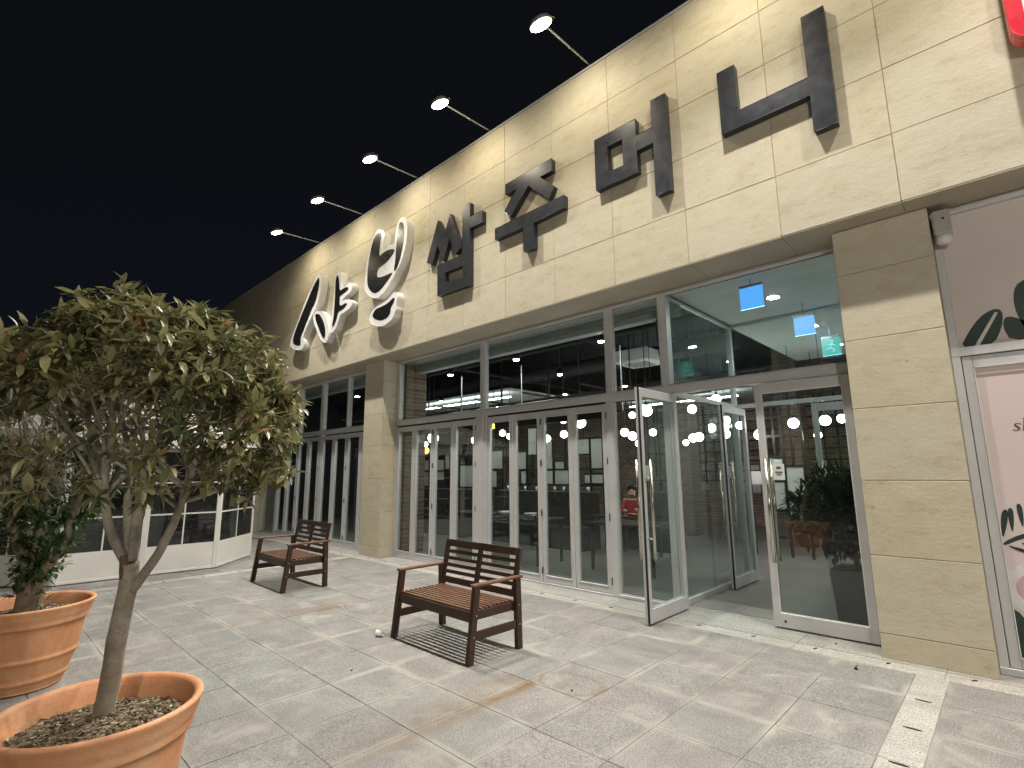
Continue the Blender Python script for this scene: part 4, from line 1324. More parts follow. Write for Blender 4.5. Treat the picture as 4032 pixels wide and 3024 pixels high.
# fern
printed("fern_print", [(-.130, .985), (-.130, .955), (-.02, 1.02), (.30, 1.16), (.30, 1.19), (-.02, 1.055)], GREEN, yd, sd)
for x0, z0, x1, z1 in ((-.128, 1.0, -.085, 1.25), (-.065, 1.05, -.055, 1.262), (.0, 1.09, -.004, 1.295), (.07, 1.11, .07, 1.33), (.14, 1.14, .15, 1.36)):
    dx, dz = x1-x0, z1-z0
    nx, nz = -dz, dx
    k = .075
    printed("fern_print", [(x0, z0), (x0+dx*.5+nx*k, z0+dz*.5+nz*k), (x1+nx*k, z1-dz*.06), (x1-nx*k, z1-dz*.06), (x0+dx*.5-nx*k, z0+dz*.5-nz*k)], GREEN, yd-.001, sd)
for x0, z0, x1, z1 in ((-.125, .97, .11, .88), (-.05, .995, .18, .93), (.05, 1.05, .28, 1.0)):
    dx, dz = x1-x0, z1-z0
    nx, nz = -dz, dx
    k = .07
    printed("fern_print", [(x0, z0), (x0+dx*.5+nx*k, z0+dz*.5+nz*k), (x1, z1), (x0+dx*.5-nx*k, z0+dz*.5-nz*k)], GREEN, yd-.001, sd)
def disc(cx, cz, r0, n=28):
    return [(cx+r0*math.cos(2*math.pi*k/n), cz+r0*math.sin(2*math.pi*k/n)) for k in range(n)]
printed("circle_print", [( -.1275, .80)] + [(.02+.17*math.cos(rad(a)), .645+.20*math.sin(rad(a))) for a in range(140, -141, -14)] + [(-.1275, .50)], simple("white_film_print", (.72, .69, .70), .4, 0, .05), yd, sd, 0)
printed("circle_print", disc(.02, .65, .115), simple("rose_print", (.60, .40, .41), .4), yd-.001, sd, 0)
printed("leaf_print", [(-.128, .49), (-.10, .47), (.0, .30), (.06, .145), (-.128, .145)], GREEN, yd-.002, sd, 0)
# the beginning of a word in serif italics: s, l
bm = B()
def stroke2d(pts, w):
    for i in range(len(pts)-1):
        a, b_ = Vector((pts[i][0], pts[i][1])), Vector((pts[i+1][0], pts[i+1][1]))
        d = (b_-a).normalized(); n_ = Vector((-d.y, d.x))*w[i]/2; n2_ = Vector((-d.y, d.x))*w[i+1]/2
        q = [a+n_, a-n_, b_-n2_, b_+n2_]
        f = [bm.verts.new((p_.x, yd-.0016, p_.y)) for p_ in q]; g = [bm.verts.new((p_.x, yd-.0008, p_.y)) for p_ in q]
        bm.faces.new(f); bm.faces.new(g[::-1])
        for k in range(4): bm.faces.new((f[k], f[(k+1) % 4], g[(k+1) % 4], g[k]))
sx, sz, sc = .055, 1.85, .09
spts = [(.30, .50), (.24, .58), (.10, .62), (-.06, .58), (-.10, .47), (-.02, .37), (.14, .28), (.22, .18), (.16, .06), (0, .0), (-.16, .04), (-.22, .13)]
stroke2d([(sx+p_[0]*sc*.95+p_[1]*sc*.12, sz+p_[1]*sc) for p_ in spts], [sc*k for k in (.05, .07, .06, .08, .13, .15, .15, .13, .09, .06, .07, .05)])
stroke2d([(sx+.045, sz), (sx+.060, sz+.095)], [.014, .014])
stroke2d([(sx+.034, sz+.002), (sx+.060, sz+.002)], [.004, .004])
stroke2d([(sx+.045, sz+.088), (sx+.062, sz+.096)], [.004, .006])
obj("door_lettering", bm, simple("dark_lettering", (.07, .06, .075), .5), sd)

# alarm box under the soffit
ab = empty("alarm_box", (-.17, 5.56, 3.46))
tag(ab, "grey rounded alarm box with white base at the top of the right pillar", "alarm box")
one_box("casing", simple("grey_casing", (.42, .40, .38), .45), ab, -.245, -.125, 5.50, 5.655, 3.53, 3.745, bev=.012)
bm = B()
lathe(bm, [(.001, 3.455), (.035, 3.456), (.056, 3.475), (.060, 3.5285), (.001, 3.5285)], -.185, 5.575, 24)
obj("lens_dome", bm, simple("milky_plastic", (.78, .76, .72), .3), ab)
bm = B(); tube(bm, [(-.17, 5.4995, 3.66), (-.17, 5.494, 3.66)], .010, 12)
obj("sensor", bm, ALU_D, ab)
# ------------------------------------------------------------------ slatted two-seat benches
def bench():
    """local frame: x along the seat (0 = centre), y=0 front feet, +y towards the back"""
    r = empty("garden_bench", (0, 0, 0))
    W2 = 0.578
    DW, WW = MATS["dark_wood"], MATS["worn_wood"]
    seat_z = 0.40
    for sx in (-1, 1):
        x0 = sx*W2
        # front leg, raked
        bm = B()
        Mx = Matrix.Shear('XY', 4, (0, 0))
        b2 = B(); box(b2, -.024, .024, -.030, .030, 0, .60, bev=.004)
        for v in b2.verts:
            v.co.y += 0.03 + v.co.z*0.125
            v.co.x *= 1.0
        merge(bm, b2, T((x0 - sx*.024, 0, 0)))
        obj("front_leg", bm, DW, r)
        # rear leg leaning back and carrying on as the armrest post
        bm = B()
        b2 = B(); box(b2, -.024, .024, -.032, .032, 0, .60, bev=.004)
        for v in b2.verts:
            v.co.y += 0.615 - .02*v.co.z/.6*0 - v.co.z*0.03
        merge(bm, b2, T((x0 - sx*.024, 0, 0)))
        obj("rear_leg", bm, DW, r)
        # armrest
        bm = B()
        b2 = B(); box(b2, -.028, .028, .055, .655, .600, .624, bev=.006)
        for v in b2.verts:
            v.co.z += (v.co.y-.35)*-0.0
        merge(bm, b2, T((x0 - sx*.024, 0, 0)))
        obj("armrest", bm, WW, r)
        # side stretcher
        bm = B()
        box(bm, x0-sx*.024-.012, x0-sx*.024+.012, .085, .585, .175, .245, bev=.004)
        obj("side_stretcher", bm, DW, r)
        # seat side rail
        bm = B(); box(bm, x0-sx*.024-.016-sx*.041, x0-sx*.024+.016-sx*.041, .07, .60, seat_z-.075, seat_z-.004, bev=.003)
        obj("seat_rail", bm, DW, r)
        # bolts
        for yy, zz in ((.085, .375), (.058, .21), (.60, .375), (.605, .21)):
            bm = B(); tube(bm, [(x0-sx*.0005, yy, zz), (x0+sx*.003, yy, zz)], .007, 8)
            obj("bolt", bm, STEEL, r)
    # front and back aprons
    bm = B(); box(bm, -W2+.049, W2-.049, .060, .083, seat_z-.085, seat_z-.002, bev=.003)
    obj("front_apron", bm, DW, r)
    bm = B(); box(bm, -W2+.049, W2-.049, .575, .598, seat_z-.085, seat_z-.010, bev=.003)
    obj("rear_apron", bm, DW, r)
    # seat slats along the bench
    n = 10
    y0, y1 = .062, .585
    w = (y1-y0)/n
    for i in range(n):
        bm = B(); box(bm, -W2+.052, W2-.052, y0+i*w+.011, y0+(i+1)*w-.011, seat_z, seat_z+.017, bev=.003)
        o = obj("seat_slat", bm, WW, r)
    bm = B(); box(bm, -.02, .02, .084, .574, seat_z-.04, seat_z-.001)
    obj("seat_batten", bm, DW, r)
    # backrest, a framed panel of slats leaning back
    Mb = T((0, .585, seat_z+.035)) @ Matrix.Rotation(rad(-11), 4, 'X')
    def part(nm, *a, mat=DW):
        bm = B(); obox(bm, Mb, *a, bev=.003); obj(nm, bm, mat, r)
    H = .43
    BX = W2-.055
    for sx in (-1, 1):
        part("back_stile", sx*BX-.028, sx*BX+.028, -.012, .014, 0, H)
    part("back_stile", -.028, .028, -.012, .014, .062, H-.072)
    part("top_rail", -BX+.0285, BX-.0285, -.012, .014, H-.072, H)
    part("bottom_rail", -BX+.0285, BX-.0285, -.012, .014, 0, .062)
    zs = .062; ze = H-.072
    m_ = 4
    gap = (ze - zs - m_*.036)/(m_+1)
    for k in range(m_):
        z = zs + gap*(k+1) + .036*k
        part("back_slat", -BX+.0285, -.0285, -.008, .008, z, z+.036)
        part("back_slat", .0285, BX-.0285, -.008, .008, z, z+.036)
    return r
b1 = bench()
b1.location = (-3.96, 3.005, 0.002)
b1.rotation_euler = (0, 0, rad(-0.8))
tag(b1, "dark brown slatted two-seat bench nearest the camera, beside the paper cup", "bench", "wooden benches on the plaza")
b2_ = copy_tree(b1)
b2_.location = (-7.76, 3.07, 0.002)
b2_.rotation_euler = (0, 0, rad(-1.2))
tag(b2_, "farther dark brown slatted bench, in front of the left pillar", "bench", "wooden benches on the plaza")

# ------------------------------------------------------------------ litter
cup = empty("paper_cup", (-4.62, 2.955, 0))
tag(cup, "small white paper cup lying on its side by the near bench", "cup")
Mc = T((-4.62, 2.955, .0275)) @ Matrix.Rotation(rad(-155), 4, 'Z') @ Matrix.Rotation(rad(86), 4, 'Y')
b2 = B(); lathe(b2, [(.001, -.03), (.021, -.03), (.0215, -.034), (.0295, .036), (.0305, .038), (.0285, .036), (.0205, -.028), (.001, -.028)], 0, 0, 24)
bm = B(); merge(bm, b2, Mc)
obj("cup_wall", bm, simple("cup_paper", (.72, .70, .66), .6), cup)
b2 = B(); tube(b2, [(.0305*math.cos(a*math.pi/12), .0305*math.sin(a*math.pi/12), .0375) for a in range(25)], .0018, 6)
bm = B(); merge(bm, b2, Mc)
obj("rolled_rim", bm, SIGNW, cup)
wd = empty("door_wedge", (-1.083, 5.04, 0))
tag(wd, "tiny dark metal door stop lying before the closed door", "door stop")
bm = B(); tube(bm, [(-1.09, 5.04, .003), (-1.09, 5.04, .020)], [.014, .009], 10); obj("rubber_base", bm, ALU_D, wd)
bm = B(); tube(bm, [(-1.09, 5.04, .020), (-1.078, 5.048, .034)], [.007, .005], 8); obj("steel_pin", bm, STEEL, wd)
for i, (x, y, lab) in enumerate(((-2.49, 3.20, "tiny dark pebble in the rust ring by the near bench"), (-4.02, 2.32, "tiny dark pebble on the slabs before the near bench"), (-1.35, 5.62, "small dark stone on the threshold before the closed door"))):
    bm = B()
    bmesh.ops.create_icosphere(bm, subdivisions=2, radius=.009)
    for v in bm.verts:
        v.co *= 1 + .3*mnoise.noise(v.co*90 + Vector((i*3., 0, 0)))
        v.co.z *= .6
        v.co += Vector((x, y, .005 if i < 2 else .009))
    tag(obj("pebble", bm, ALU_D), lab, "pebble", "pebbles on the paving")

# ------------------------------------------------------------------ pots and trees
def pot(cx, cy, Rr, H, Rb, label):
    p = empty("terracotta_pot", (cx, cy, 0))
    tag(p, label, "plant pot", "terracotta pots")
    def rr(t): return Rb + (Rr*.86-Rb)*t
    prof = [(.001, .006), (Rb*.96, .004), (Rb, .012)]
    # belly with raised bands
    bands = [(.16, .012), (.50, .013)]
    for k in range(41):
        t = k/40
        z = .012 + (H*.76-.012)*t
        r_ = rr(t) + .018*math.sin(t*math.pi)
        for bt, bh in bands:
            d = (t-bt)/.028
            r_ += bh*math.exp(-d*d)
        prof.append((r_, z))
    z0 = H*.76
    lip = rr(1)
    prof += [(lip+.006, z0+.004), (lip+.020, z0+.010), (lip+.026, z0+.022), (lip+.022, z0+.034), (lip+.030, z0+.055), (lip+.042, z0+.085), (Rr-.010, H-.028), (Rr, H-.014), (Rr-.002, H-.004), (Rr-.012, H), (Rr-.028, H-.004), (Rr-.038, H-.016), (Rr-.05, H-.05), (Rr-.075, H-.14), (Rr-.085, H-.2)]
    bm = B(); rings = lathe(bm, prof, cx, cy, 72)
    bm.faces.new(rings[0][::-1])
    for v in bm.verts:
        q = Vector((v.co.x-cx, v.co.y-cy, v.co.z))
        k = 1 + .004*mnoise.noise(q*4)
        v.co.x = cx + q.x*k; v.co.y = cy + q.y*k
    o = obj("pot_wall", bm, "terracotta", p, smooth=True)
    # soil surface
    bm = B()
    n, m_ = 64, 16
    Rs = Rr-.07
    zc = H-.10
    rows = []
    for j in range(m_+1):
        rad_ = Rs*1.02*j/m_
        rows.append([bm.verts.new((cx+rad_*math.cos(2*math.pi*k/n), cy+rad_*math.sin(2*math.pi*k/n), zc + .012*mnoise.noise(Vector((cx+rad_*math.cos(2*math.pi*k/n), cy+rad_*math.sin(2*math.pi*k/n), 0))*14) + .025*(1-j/m_))) for k in range(n)])
    for j in range(m_):
        for k in range(n):
            bm.faces.new((rows[j][k], rows[j][(k+1) % n], rows[j+1][(k+1) % n], rows[j+1][k]))
    obj("soil", bm, SOIL, p, smooth=True)
    # loose bark chips, far too many to count
    bm = B()
    cl = []
    rnd = random.Random(int(cx*100))
    for k in range(1500):
        a = rnd.uniform(0, 2*math.pi); q = Rs*math.sqrt(rnd.random())*.99
        s_ = rnd.uniform(.004, .011)
        M_ = T((cx+q*math.cos(a), cy+q*math.sin(a), zc + .025*(1-q/Rs) + rnd.uniform(.002, .012))) @ Matrix.Rotation(rnd.uniform(0, 6.28), 4, 'Z') @ Matrix.Rotation(rnd.uniform(-.9, .9), 4, 'X')
        l_, w_, h_ = s_*rnd.uniform(.8, 1.9), s_*.7, s_*.35
        f0 = len(bm.faces)
        vs = [bm.verts.new(M_ @ Vector(c_)) for c_ in ((-l_, -w_, 0), (l_, -w_*.7, 0), (l_*.8, w_, 0), (-l_*.9, w_*.8, 0), (-l_*.6, 0, h_), (l_*.6, 0, h_))]
        tone = rnd.random()
        for f in ((0, 1, 5, 4), (1, 2, 5), (2, 3, 4, 5), (3, 0, 4)):
            bm.faces.new([vs[i] for i in f])
            cl.append(tone)
    ch = obj("bark_chips", bm, None, p)
    m, nt, b = new_mat("bark_chips")
    at = N(nt, "ShaderNodeAttribute"); at.attribute_name = "chip_tone"
    nt.links.new(ramp(nt, at.outputs["Fac"], [(0, (.05, .035, .02)), (.5, (.15, .11, .065)), (.88, (.27, .215, .14)), (1, (.5, .44, .34))]), b.inputs["Base Color"])
    b.inputs["Roughness"].default_value = .9
    ch.data.materials.append(m)
    a = ch.data.attributes.new("chip_tone", 'FLOAT', 'FACE')
    for i, t in enumerate(cl):
        a.data[i].value = t
    ch["kind"] = "stuff"
pot(-2.955, 0.518, 0.382, 0.585, 0.235, "near terracotta pot at the bottom left corner, holding the round-crowned tree")
pot(-5.60, 0.452, 0.410, 0.60, 0.255, "farther terracotta pot at the left edge, holding the bushy multi-stemmed tree")

class Leaves:
    def __init__(self):
        self.v, self.f, self.tone = [], [], []
    def add(self, p, d, up, ln, wd, tone, fold=.25, curl=.25):
        d = d.normalized()
        s_ = d.cross(up)
        if s_.length < 1e-4:
            s_ = d.orthogonal()
        s_.normalize()
        n_ = s_.cross(d).normalized()
        b0 = len(self.v)
        def q(t, w, h): return p + d*ln*t + s_*w*wd + n_*h*ln
        tip = -curl*.5
        self.v += [q(0, 0, 0), q(.28, -.42, fold*.16), q(.28, 0, -.02), q(.28, .42, fold*.16), q(.66, -.38, fold*.10+tip*.35), q(.66, 0, -.02+tip*.35), q(.66, .38, fold*.10+tip*.35), q(1.0, 0, tip)]
        for f in ((0, 2, 1), (0, 3, 2), (1, 2, 5, 4), (2, 3, 6, 5), (4, 5, 7), (5, 6, 7)):
            self.f.append([b0+i for i in f]); self.tone.append(tone)
    def build(self, name, mat, parent):
        me = bpy.data.meshes.new(name)
        M_ = Matrix.Translation(parent.location).inverted()
        me.from_pydata([M_ @ v for v in self.v], [], self.f)
        a = me.attributes.new("leaf_tone", 'FLOAT', 'FACE')
        a.data.foreach_set("value", self.tone)
        for p in me.polygons: p.use_smooth = True
        me.materials.append(MATS[mat])
        o = bpy.data.objects.new(name, me)
        return link(o, parent)

def grow(root, limbs, radii, centre, rx, ry, rz, ntips, low, seed, leaf_len, per, twig_mat, leaf_mat, shell=(.78, 1.0), bias=0.0, leaf_tone=None, bare=0.12, shoots=34):
    rnd = random.Random(seed)
    bm = B()
    nodes = []
    for nm, pts in limbs.items():
        pts = [Vector(p) for p in pts]
        r0, r1 = radii[nm]
        # resample with a little wander
        fine, rr = [], []
        seg = []
        for i in range(len(pts)-1):
            p0 = pts[max(i-1, 0)]; p1 = pts[i]; p2 = pts[i+1]; p3 = pts[min(i+2, len(pts)-1)]
            for k in range(4):
                t = k/4
                fine.append(.5*((2*p1) + (-p0+p2)*t + (2*p0-5*p1+4*p2-p3)*t*t + (-p0+3*p1-3*p2+p3)*t**3))
        fine.append(pts[-1])
        n = len(fine)
        for i, p in enumerate(fine):
            t = i/(n-1)
            k = r0 + (r1-r0)*t
            rr.append(k*(1+.06*mnoise.noise(p*9)))
            if i not in (0, n-1):
                fine[i] = p + Vector((mnoise.noise(p*7), mnoise.noise(p*7+Vector((9, 0, 0))), 0))*.006
        tube(bm, fine, rr, 12 if r0 > .02 else 8)
        if nm != 'trunk':
            for i, p in enumerate(fine[n//3:]):
                nodes.append((p, rr[n//3+i]))
    fork = Vector(list(limbs.values())[0][-1])
    def side(t):
        return max(0, min(1, ((t.x-centre[0])/rx*.7 + (t.y-centre[1])/ry*.7 - .35)*2.2))
    # thin upright shoots that fan out from the limbs below the crown
    base = [n_ for n_ in nodes if n_[0].z < centre[2] - .1*rz]
    for _ in range(shoots):
        p0, r0 = rnd.choice(base)
        d = Vector((rnd.gauss(0, 1), rnd.gauss(0, 1), rnd.uniform(.0, 1.3))).normalized()
        q = Vector((centre[0]+d.x*rx*.72, centre[1]+d.y*ry*.72, centre[2]+d.z*rz*.7))
        ln = (q-p0).length
        a_ = p0.lerp(q, .35) + Vector((rnd.uniform(-1, 1), rnd.uniform(-1, 1), .6))*ln*.06
        b_ = p0.lerp(q, .7) + Vector((rnd.uniform(-1, 1), rnd.uniform(-1, 1), .5))*ln*.05
        rs = min(r0*.6, .0085)
        tube(bm, [p0, a_, b_, q], [rs, rs*.85, rs*.7, rs*.5], 6, cap=False)
        nodes += [(a_, rs*.85), (b_, rs*.7), (q, rs*.5)]
    tips = []
    while len(tips) < ntips:
        d = Vector((rnd.gauss(0, 1), rnd.gauss(0, 1), rnd.gauss(0, 1))).normalized()
        if d.z < low:
            continue
        k = rnd.uniform(*shell) * (1 + .10*mnoise.noise(d*2.3 + Vector((seed, 0, 0))) + .05*mnoise.noise(d*6))
        if rnd.random() < .16:
            k *= rnd.uniform(.55, .85)
        tips.append(Vector((centre[0]+d.x*rx*k, centre[1]+d.y*ry*k, centre[2]+d.z*rz*k)))
    tips.sort(key=lambda t: (t-fork).length)
    lv = Leaves()
    C0 = Vector(centre)
    for tip in tips:
        best, bd = None, 1e9
        for p, r_ in nodes:
            dd = (tip-p).length + .55*max(0, (p-fork).length - (tip-fork).length + .05)
            if dd < bd:
                bd, best = dd, (p, r_)
        p0, r0 = best
        ln = (tip-p0).length
        out = (tip-C0).normalized()
        up = Vector((0, 0, 1))
        m1 = p0.lerp(tip, .35) + up*ln*.06 - out*ln*.05 + Vector([rnd.uniform(-1, 1)*ln*.07 for _ in range(3)])
        m2 = p0.lerp(tip, .72) + up*ln*.05 + Vector([rnd.uniform(-1, 1)*ln*.06 for _ in range(3)])
        rt = min(r0*.7, .0035 + .010*min(ln, .6))
        tube(bm, [p0, m1, m2, tip], [rt, rt*.75, rt*.55, .0014], 5, cap=False)
        nodes += [(m1, rt*.75), (m2, rt*.55), (tip, .002)]
        # leaves sit on the lit outside of the crown; its underside shows bare twigs
        hz = (tip.z-C0.z)/rz - .06
        if rnd.random() < (bare if hz > .16 else bare + .78*min(1, (.16-hz)/.3)*(1 - .72*side(tip))):
            continue
        # a fork of side twigs with a rosette of leaves each
        axis = (tip-m2).normalized()
        for s_ in range(rnd.choice((1, 2, 2, 3))):
            sd = (axis + out*.4 + Vector([rnd.uniform(-.7, .7) for _ in range(3)])).normalized()
            l2 = rnd.uniform(.02, .075)
            e = tip + sd*l2 if s_ else tip
            if s_:
                tube(bm, [m2.lerp(tip, rnd.uniform(.3, 1)), e], [.0018, .0011], 4, cap=False)
            for k in range(per if s_ == 0 else max(3, per-2)):
                a = 2*math.pi*k/per + rnd.uniform(-.4, .4)
                o1 = sd.orthogonal().normalized(); o2 = sd.cross(o1)
                ld = sd*rnd.uniform(.15, .75) + (o1*math.cos(a)+o2*math.sin(a)) + Vector((0, 0, rnd.uniform(-.35, .25)))
                tone = leaf_tone(rnd, e, out) if leaf_tone else rnd.random()
                L_ = leaf_len*rnd.choice((rnd.uniform(.45, .8), rnd.uniform(.8, 1.15), rnd.uniform(.9, 1.4)))
                lv.add(e - sd*rnd.uniform(0, .03), ld, Vector((rnd.uniform(-.3, .3), rnd.uniform(-.3, .3), 1)), L_, L_*rnd.uniform(.36, .50), tone, rnd.uniform(.2, .6), rnd.uniform(.1, .6))
    obj("trunk", bm, twig_mat, root, smooth=False)
    o = lv.build("crown", leaf_mat, root)
    return nodes
NEAR = {
 'trunk':[(-3.071, 0.552, 0.465), (-3.051, 0.55, 0.55), (-3.008, 0.552, 0.713), (-2.952, 0.553, 0.936), (-2.915, 0.558, 1.062), (-2.894, 0.552, 1.17)],
 'right':[(-2.905, 0.571, 1.048), (-2.797, 0.616, 1.173), (-2.7, 0.649, 1.305), (-2.626, 0.661, 1.436), (-2.574, 0.67, 1.545), (-2.52, 0.687, 1.633), (-2.358, 0.761, 1.736), (-2.228, 0.867, 1.812)],
 'right2':[(-2.626, 0.661, 1.436), (-2.551, 0.778, 1.483), (-2.448, 0.909, 1.583), (-2.402, 0.969, 1.687)],
 'left':[(-2.904, 0.547, 1.15), (-2.901, 0.471, 1.306), (-2.878, 0.436, 1.428), (-2.828, 0.403, 1.587), (-2.81, 0.36, 1.723), (-2.829, 0.277, 1.876), (-2.906, 0.162, 2.051)],
 'left2':[(-2.828, 0.403, 1.587), (-2.702, 0.39, 1.738), (-2.614, 0.369, 1.882), (-2.57, 0.317, 2.04)],
 'back':[(-2.897, 0.549, 1.17), (-2.949, 0.529, 1.4), (-2.986, 0.527, 1.611), (-3.09, 0.487, 1.834), (-3.184, 0.439, 2.07), (-3.176, 0.432, 2.306)],
 'mid':[(-2.889, 0.555, 1.18), (-2.834, 0.549, 1.424), (-2.813, 0.553, 1.608), (-2.808, 0.611, 1.735), (-2.806, 0.685, 1.848), (-2.763, 0.758, 2.008), (-2.687, 0.779, 2.228)],
 'mid2':[(-2.813, 0.553, 1.608), (-2.762, 0.513, 1.748), (-2.684, 0.467, 1.9), (-2.597, 0.471, 2.111), (-2.549, 0.48, 2.266)],
 'mid3':[(-2.813, 0.589, 1.692), (-2.684, 0.591, 1.85), (-2.538, 0.556, 1.993), (-2.386, 0.517, 2.177)],
}
FAR = {
 'trunk':[(-5.624, 0.451, 0.536), (-5.594, 0.452, 0.652), (-5.563, 0.453, 0.775)],
 'a':[(-5.57, 0.45, 0.758), (-5.544, 0.34, 1.029), (-5.499, 0.254, 1.277), (-5.409, 0.204, 1.551), (-5.277, 0.204, 1.785), (-5.28, 0.137, 2.053)],
 'b':[(-5.563, 0.453, 0.775), (-5.499, 0.455, 1.021), (-5.494, 0.455, 1.335), (-5.499, 0.452, 1.621), (-5.444, 0.435, 1.91), (-5.369, 0.439, 2.198)],
 'c':[(-5.556, 0.461, 0.768), (-5.376, 0.546, 0.954), (-5.247, 0.592, 1.165), (-5.094, 0.609, 1.41), (-5.019, 0.624, 1.65), (-4.926, 0.655, 1.889)],
 'd':[(-5.247, 0.592, 1.165), (-5.292, 0.72, 1.33), (-5.276, 0.806, 1.619)],
 'e':[(-5.569, 0.449, 0.768), (-5.764, 0.4, 1.075), (-5.903, 0.39, 1.436), (-5.947, 0.328, 1.818), (-5.995, 0.258, 2.209)],
}
nt_ = empty("osmanthus_tree", (-3.07, .552, .46))
tag(nt_, "small round-crowned evergreen tree with slender forked trunk in the near pot", "tree", "potted trees")
def tone1(r, p, out): 
    t = min(.86, max(0, r.betavariate(1.7, 1.8)*.86 + .28*mnoise.noise(p*5.5)))
    return min(1, t if r.random() > .012 else 1.0)
grow(nt_, NEAR, {'trunk': (.041, .036), 'right': (.021, .008), 'right2': (.009, .005), 'left': (.021, .008), 'left2': (.011, .005), 'back': (.019, .007), 'mid': (.022, .007), 'mid2': (.011, .005), 'mid3': (.010, .005)},
     (-2.70, .52, 1.80), .60, .60, .515, 1350, -.72, 11, .062, 7, "smooth_bark", "olive_leaves", leaf_tone=tone1)
# sawn-off old leader at the fork
bm = B(); tube(bm, [(-2.912, .556, 1.06), (-2.898, .538, 1.13), (-2.888, .528, 1.205)], [.026, .022, .019], 12)
obj("sawn_stub", bm, simple("cut_wood", (.13, .075, .045), .8, 0, .3, 30), nt_)
ft = empty("bushy_tree", (-5.62, .45, .53))
tag(ft, "bushy multi-stemmed tree with pale stems and dark ivy leaves in the farther pot", "tree", "potted trees")
def tone2(r, p, out): return r.betavariate(2, 2.4)*.8
grow(ft, FAR, {'trunk': (.085, .075), 'a': (.042, .014), 'b': (.040, .012), 'c': (.040, .012), 'd': (.018, .007), 'e': (.034, .012)},
     (-5.42, .28, 2.0), .76, .76, .62, 560, -.45, 5, .07, 6, "pale_bark", "olive_leaves", leaf_tone=tone2)
# ivy-like dark shoots along the lower stems
iv = Leaves()
rnd = random.Random(3)
bmv = B()
for nm, pts in FAR.items():
    for i in range(len(pts)-1):
        a, b_ = Vector(pts[i]), Vector(pts[i+1])
        for k in range(40 if nm != 'trunk' else 16):
            p = a.lerp(b_, rnd.random())
            if p.z > 1.75: continue
            d = Vector((rnd.gauss(0, 1), rnd.gauss(0, 1), rnd.uniform(-.2, .9))).normalized()
            q = p + d*rnd.uniform(.05, .16)
            tube(bmv, [p, p.lerp(q, .5)+Vector((0, 0, .012)), q], [.003, .002, .001], 4, cap=False)
            for s_ in range(5):
                e = p.lerp(q, rnd.uniform(.35, 1.05))
                iv.add(e, d + Vector([rnd.uniform(-1, 1) for _ in range(3)]), Vector((0, 0, 1)), rnd.uniform(.045, .075), rnd.uniform(.024, .036), rnd.random())
iv.build("ivy_foliage", "deep_leaves", ft)
obj("ivy_shoots", bmv, "pale_bark", ft)

# ------------------------------------------------------------------ plants inside
pl = empty("lobby_planter", (-1.28, 6.45, 0))
tag(pl, "tall dark navy planter standing behind the closed entrance door", "planter")
bm = B()
b2 = B(); box(b2, -.215, .215, -.215, .215, .004, .56, bev=.008)
for v in b2.verts:
    k = .88 + .12*v.co.z/.56
    v.co.x *= k; v.co.y *= k
merge(bm, b2, T((-1.27, 6.45, 0)))
obj("planter_wall", bm, simple("navy_glaze", (.014, .018, .030), .35), pl)
one_box("planter_soil", SOIL, pl, -1.46, -1.08, 6.26, 6.64, .5605, .57)
lp = empty("lobby_shrub", (-1.28, 6.45, .57))
tag(lp, "dark leafy shrub with brown drooping lower leaves in the navy planter", "plant")
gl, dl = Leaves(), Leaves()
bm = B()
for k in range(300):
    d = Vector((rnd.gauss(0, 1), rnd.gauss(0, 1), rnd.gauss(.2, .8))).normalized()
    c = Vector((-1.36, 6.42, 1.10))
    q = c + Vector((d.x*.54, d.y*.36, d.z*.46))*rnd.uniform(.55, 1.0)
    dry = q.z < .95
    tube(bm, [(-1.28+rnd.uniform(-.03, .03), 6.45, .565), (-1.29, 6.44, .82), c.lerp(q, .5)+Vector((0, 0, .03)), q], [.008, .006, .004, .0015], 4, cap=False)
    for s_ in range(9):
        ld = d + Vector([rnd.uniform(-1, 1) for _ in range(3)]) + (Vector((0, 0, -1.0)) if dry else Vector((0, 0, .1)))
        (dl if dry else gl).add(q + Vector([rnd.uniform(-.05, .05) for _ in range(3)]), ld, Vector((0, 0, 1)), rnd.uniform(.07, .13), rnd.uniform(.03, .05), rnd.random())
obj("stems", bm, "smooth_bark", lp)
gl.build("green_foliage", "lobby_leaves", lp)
dl.build("dry_foliage", "dry_leaves", lp)
wp = empty("white_planter", (-6.4, 13.4, 0))
tag(wp, "white round planter deep inside the dining room", "planter")
bm = B()
rg = lathe(bm, [(.001, .005), (.17, .005), (.19, .02), (.25, .55), (.26, .60), (.235, .60), (.225, .52), (.001, .52)], -6.4, 13.4, 28)
obj("planter_wall", bm, SIGNW, wp)
wl = empty("tall_leafy_plant", (-6.4, 13.4, .52))
tag(wl, "tall leafy green plant in the white planter", "plant")
g2 = Leaves(); bm = B()
for k in range(26):
    d = Vector((rnd.gauss(0, .35), rnd.gauss(0, .35), 1)).normalized()
    q = Vector((-6.4, 13.4, .52)) + d*rnd.uniform(.5, 1.15)
    tube(bm, [(-6.4, 13.4, .52), Vector((-6.4, 13.4, .52)).lerp(q, .5), q], [.008, .006, .003], 5, cap=False)
    for s_ in range(7):
        g2.add(q + Vector([rnd.uniform(-.08, .08) for _ in range(3)]), Vector([rnd.uniform(-1, 1) for _ in range(3)]) + Vector((0, 0, .3)), Vector((0, 0, 1)), rnd.uniform(.14, .26), rnd.uniform(.04, .07), rnd.random())
obj("stems", bm, "smooth_bark", wl)
g2.build("foliage", "deep_leaves", wl)

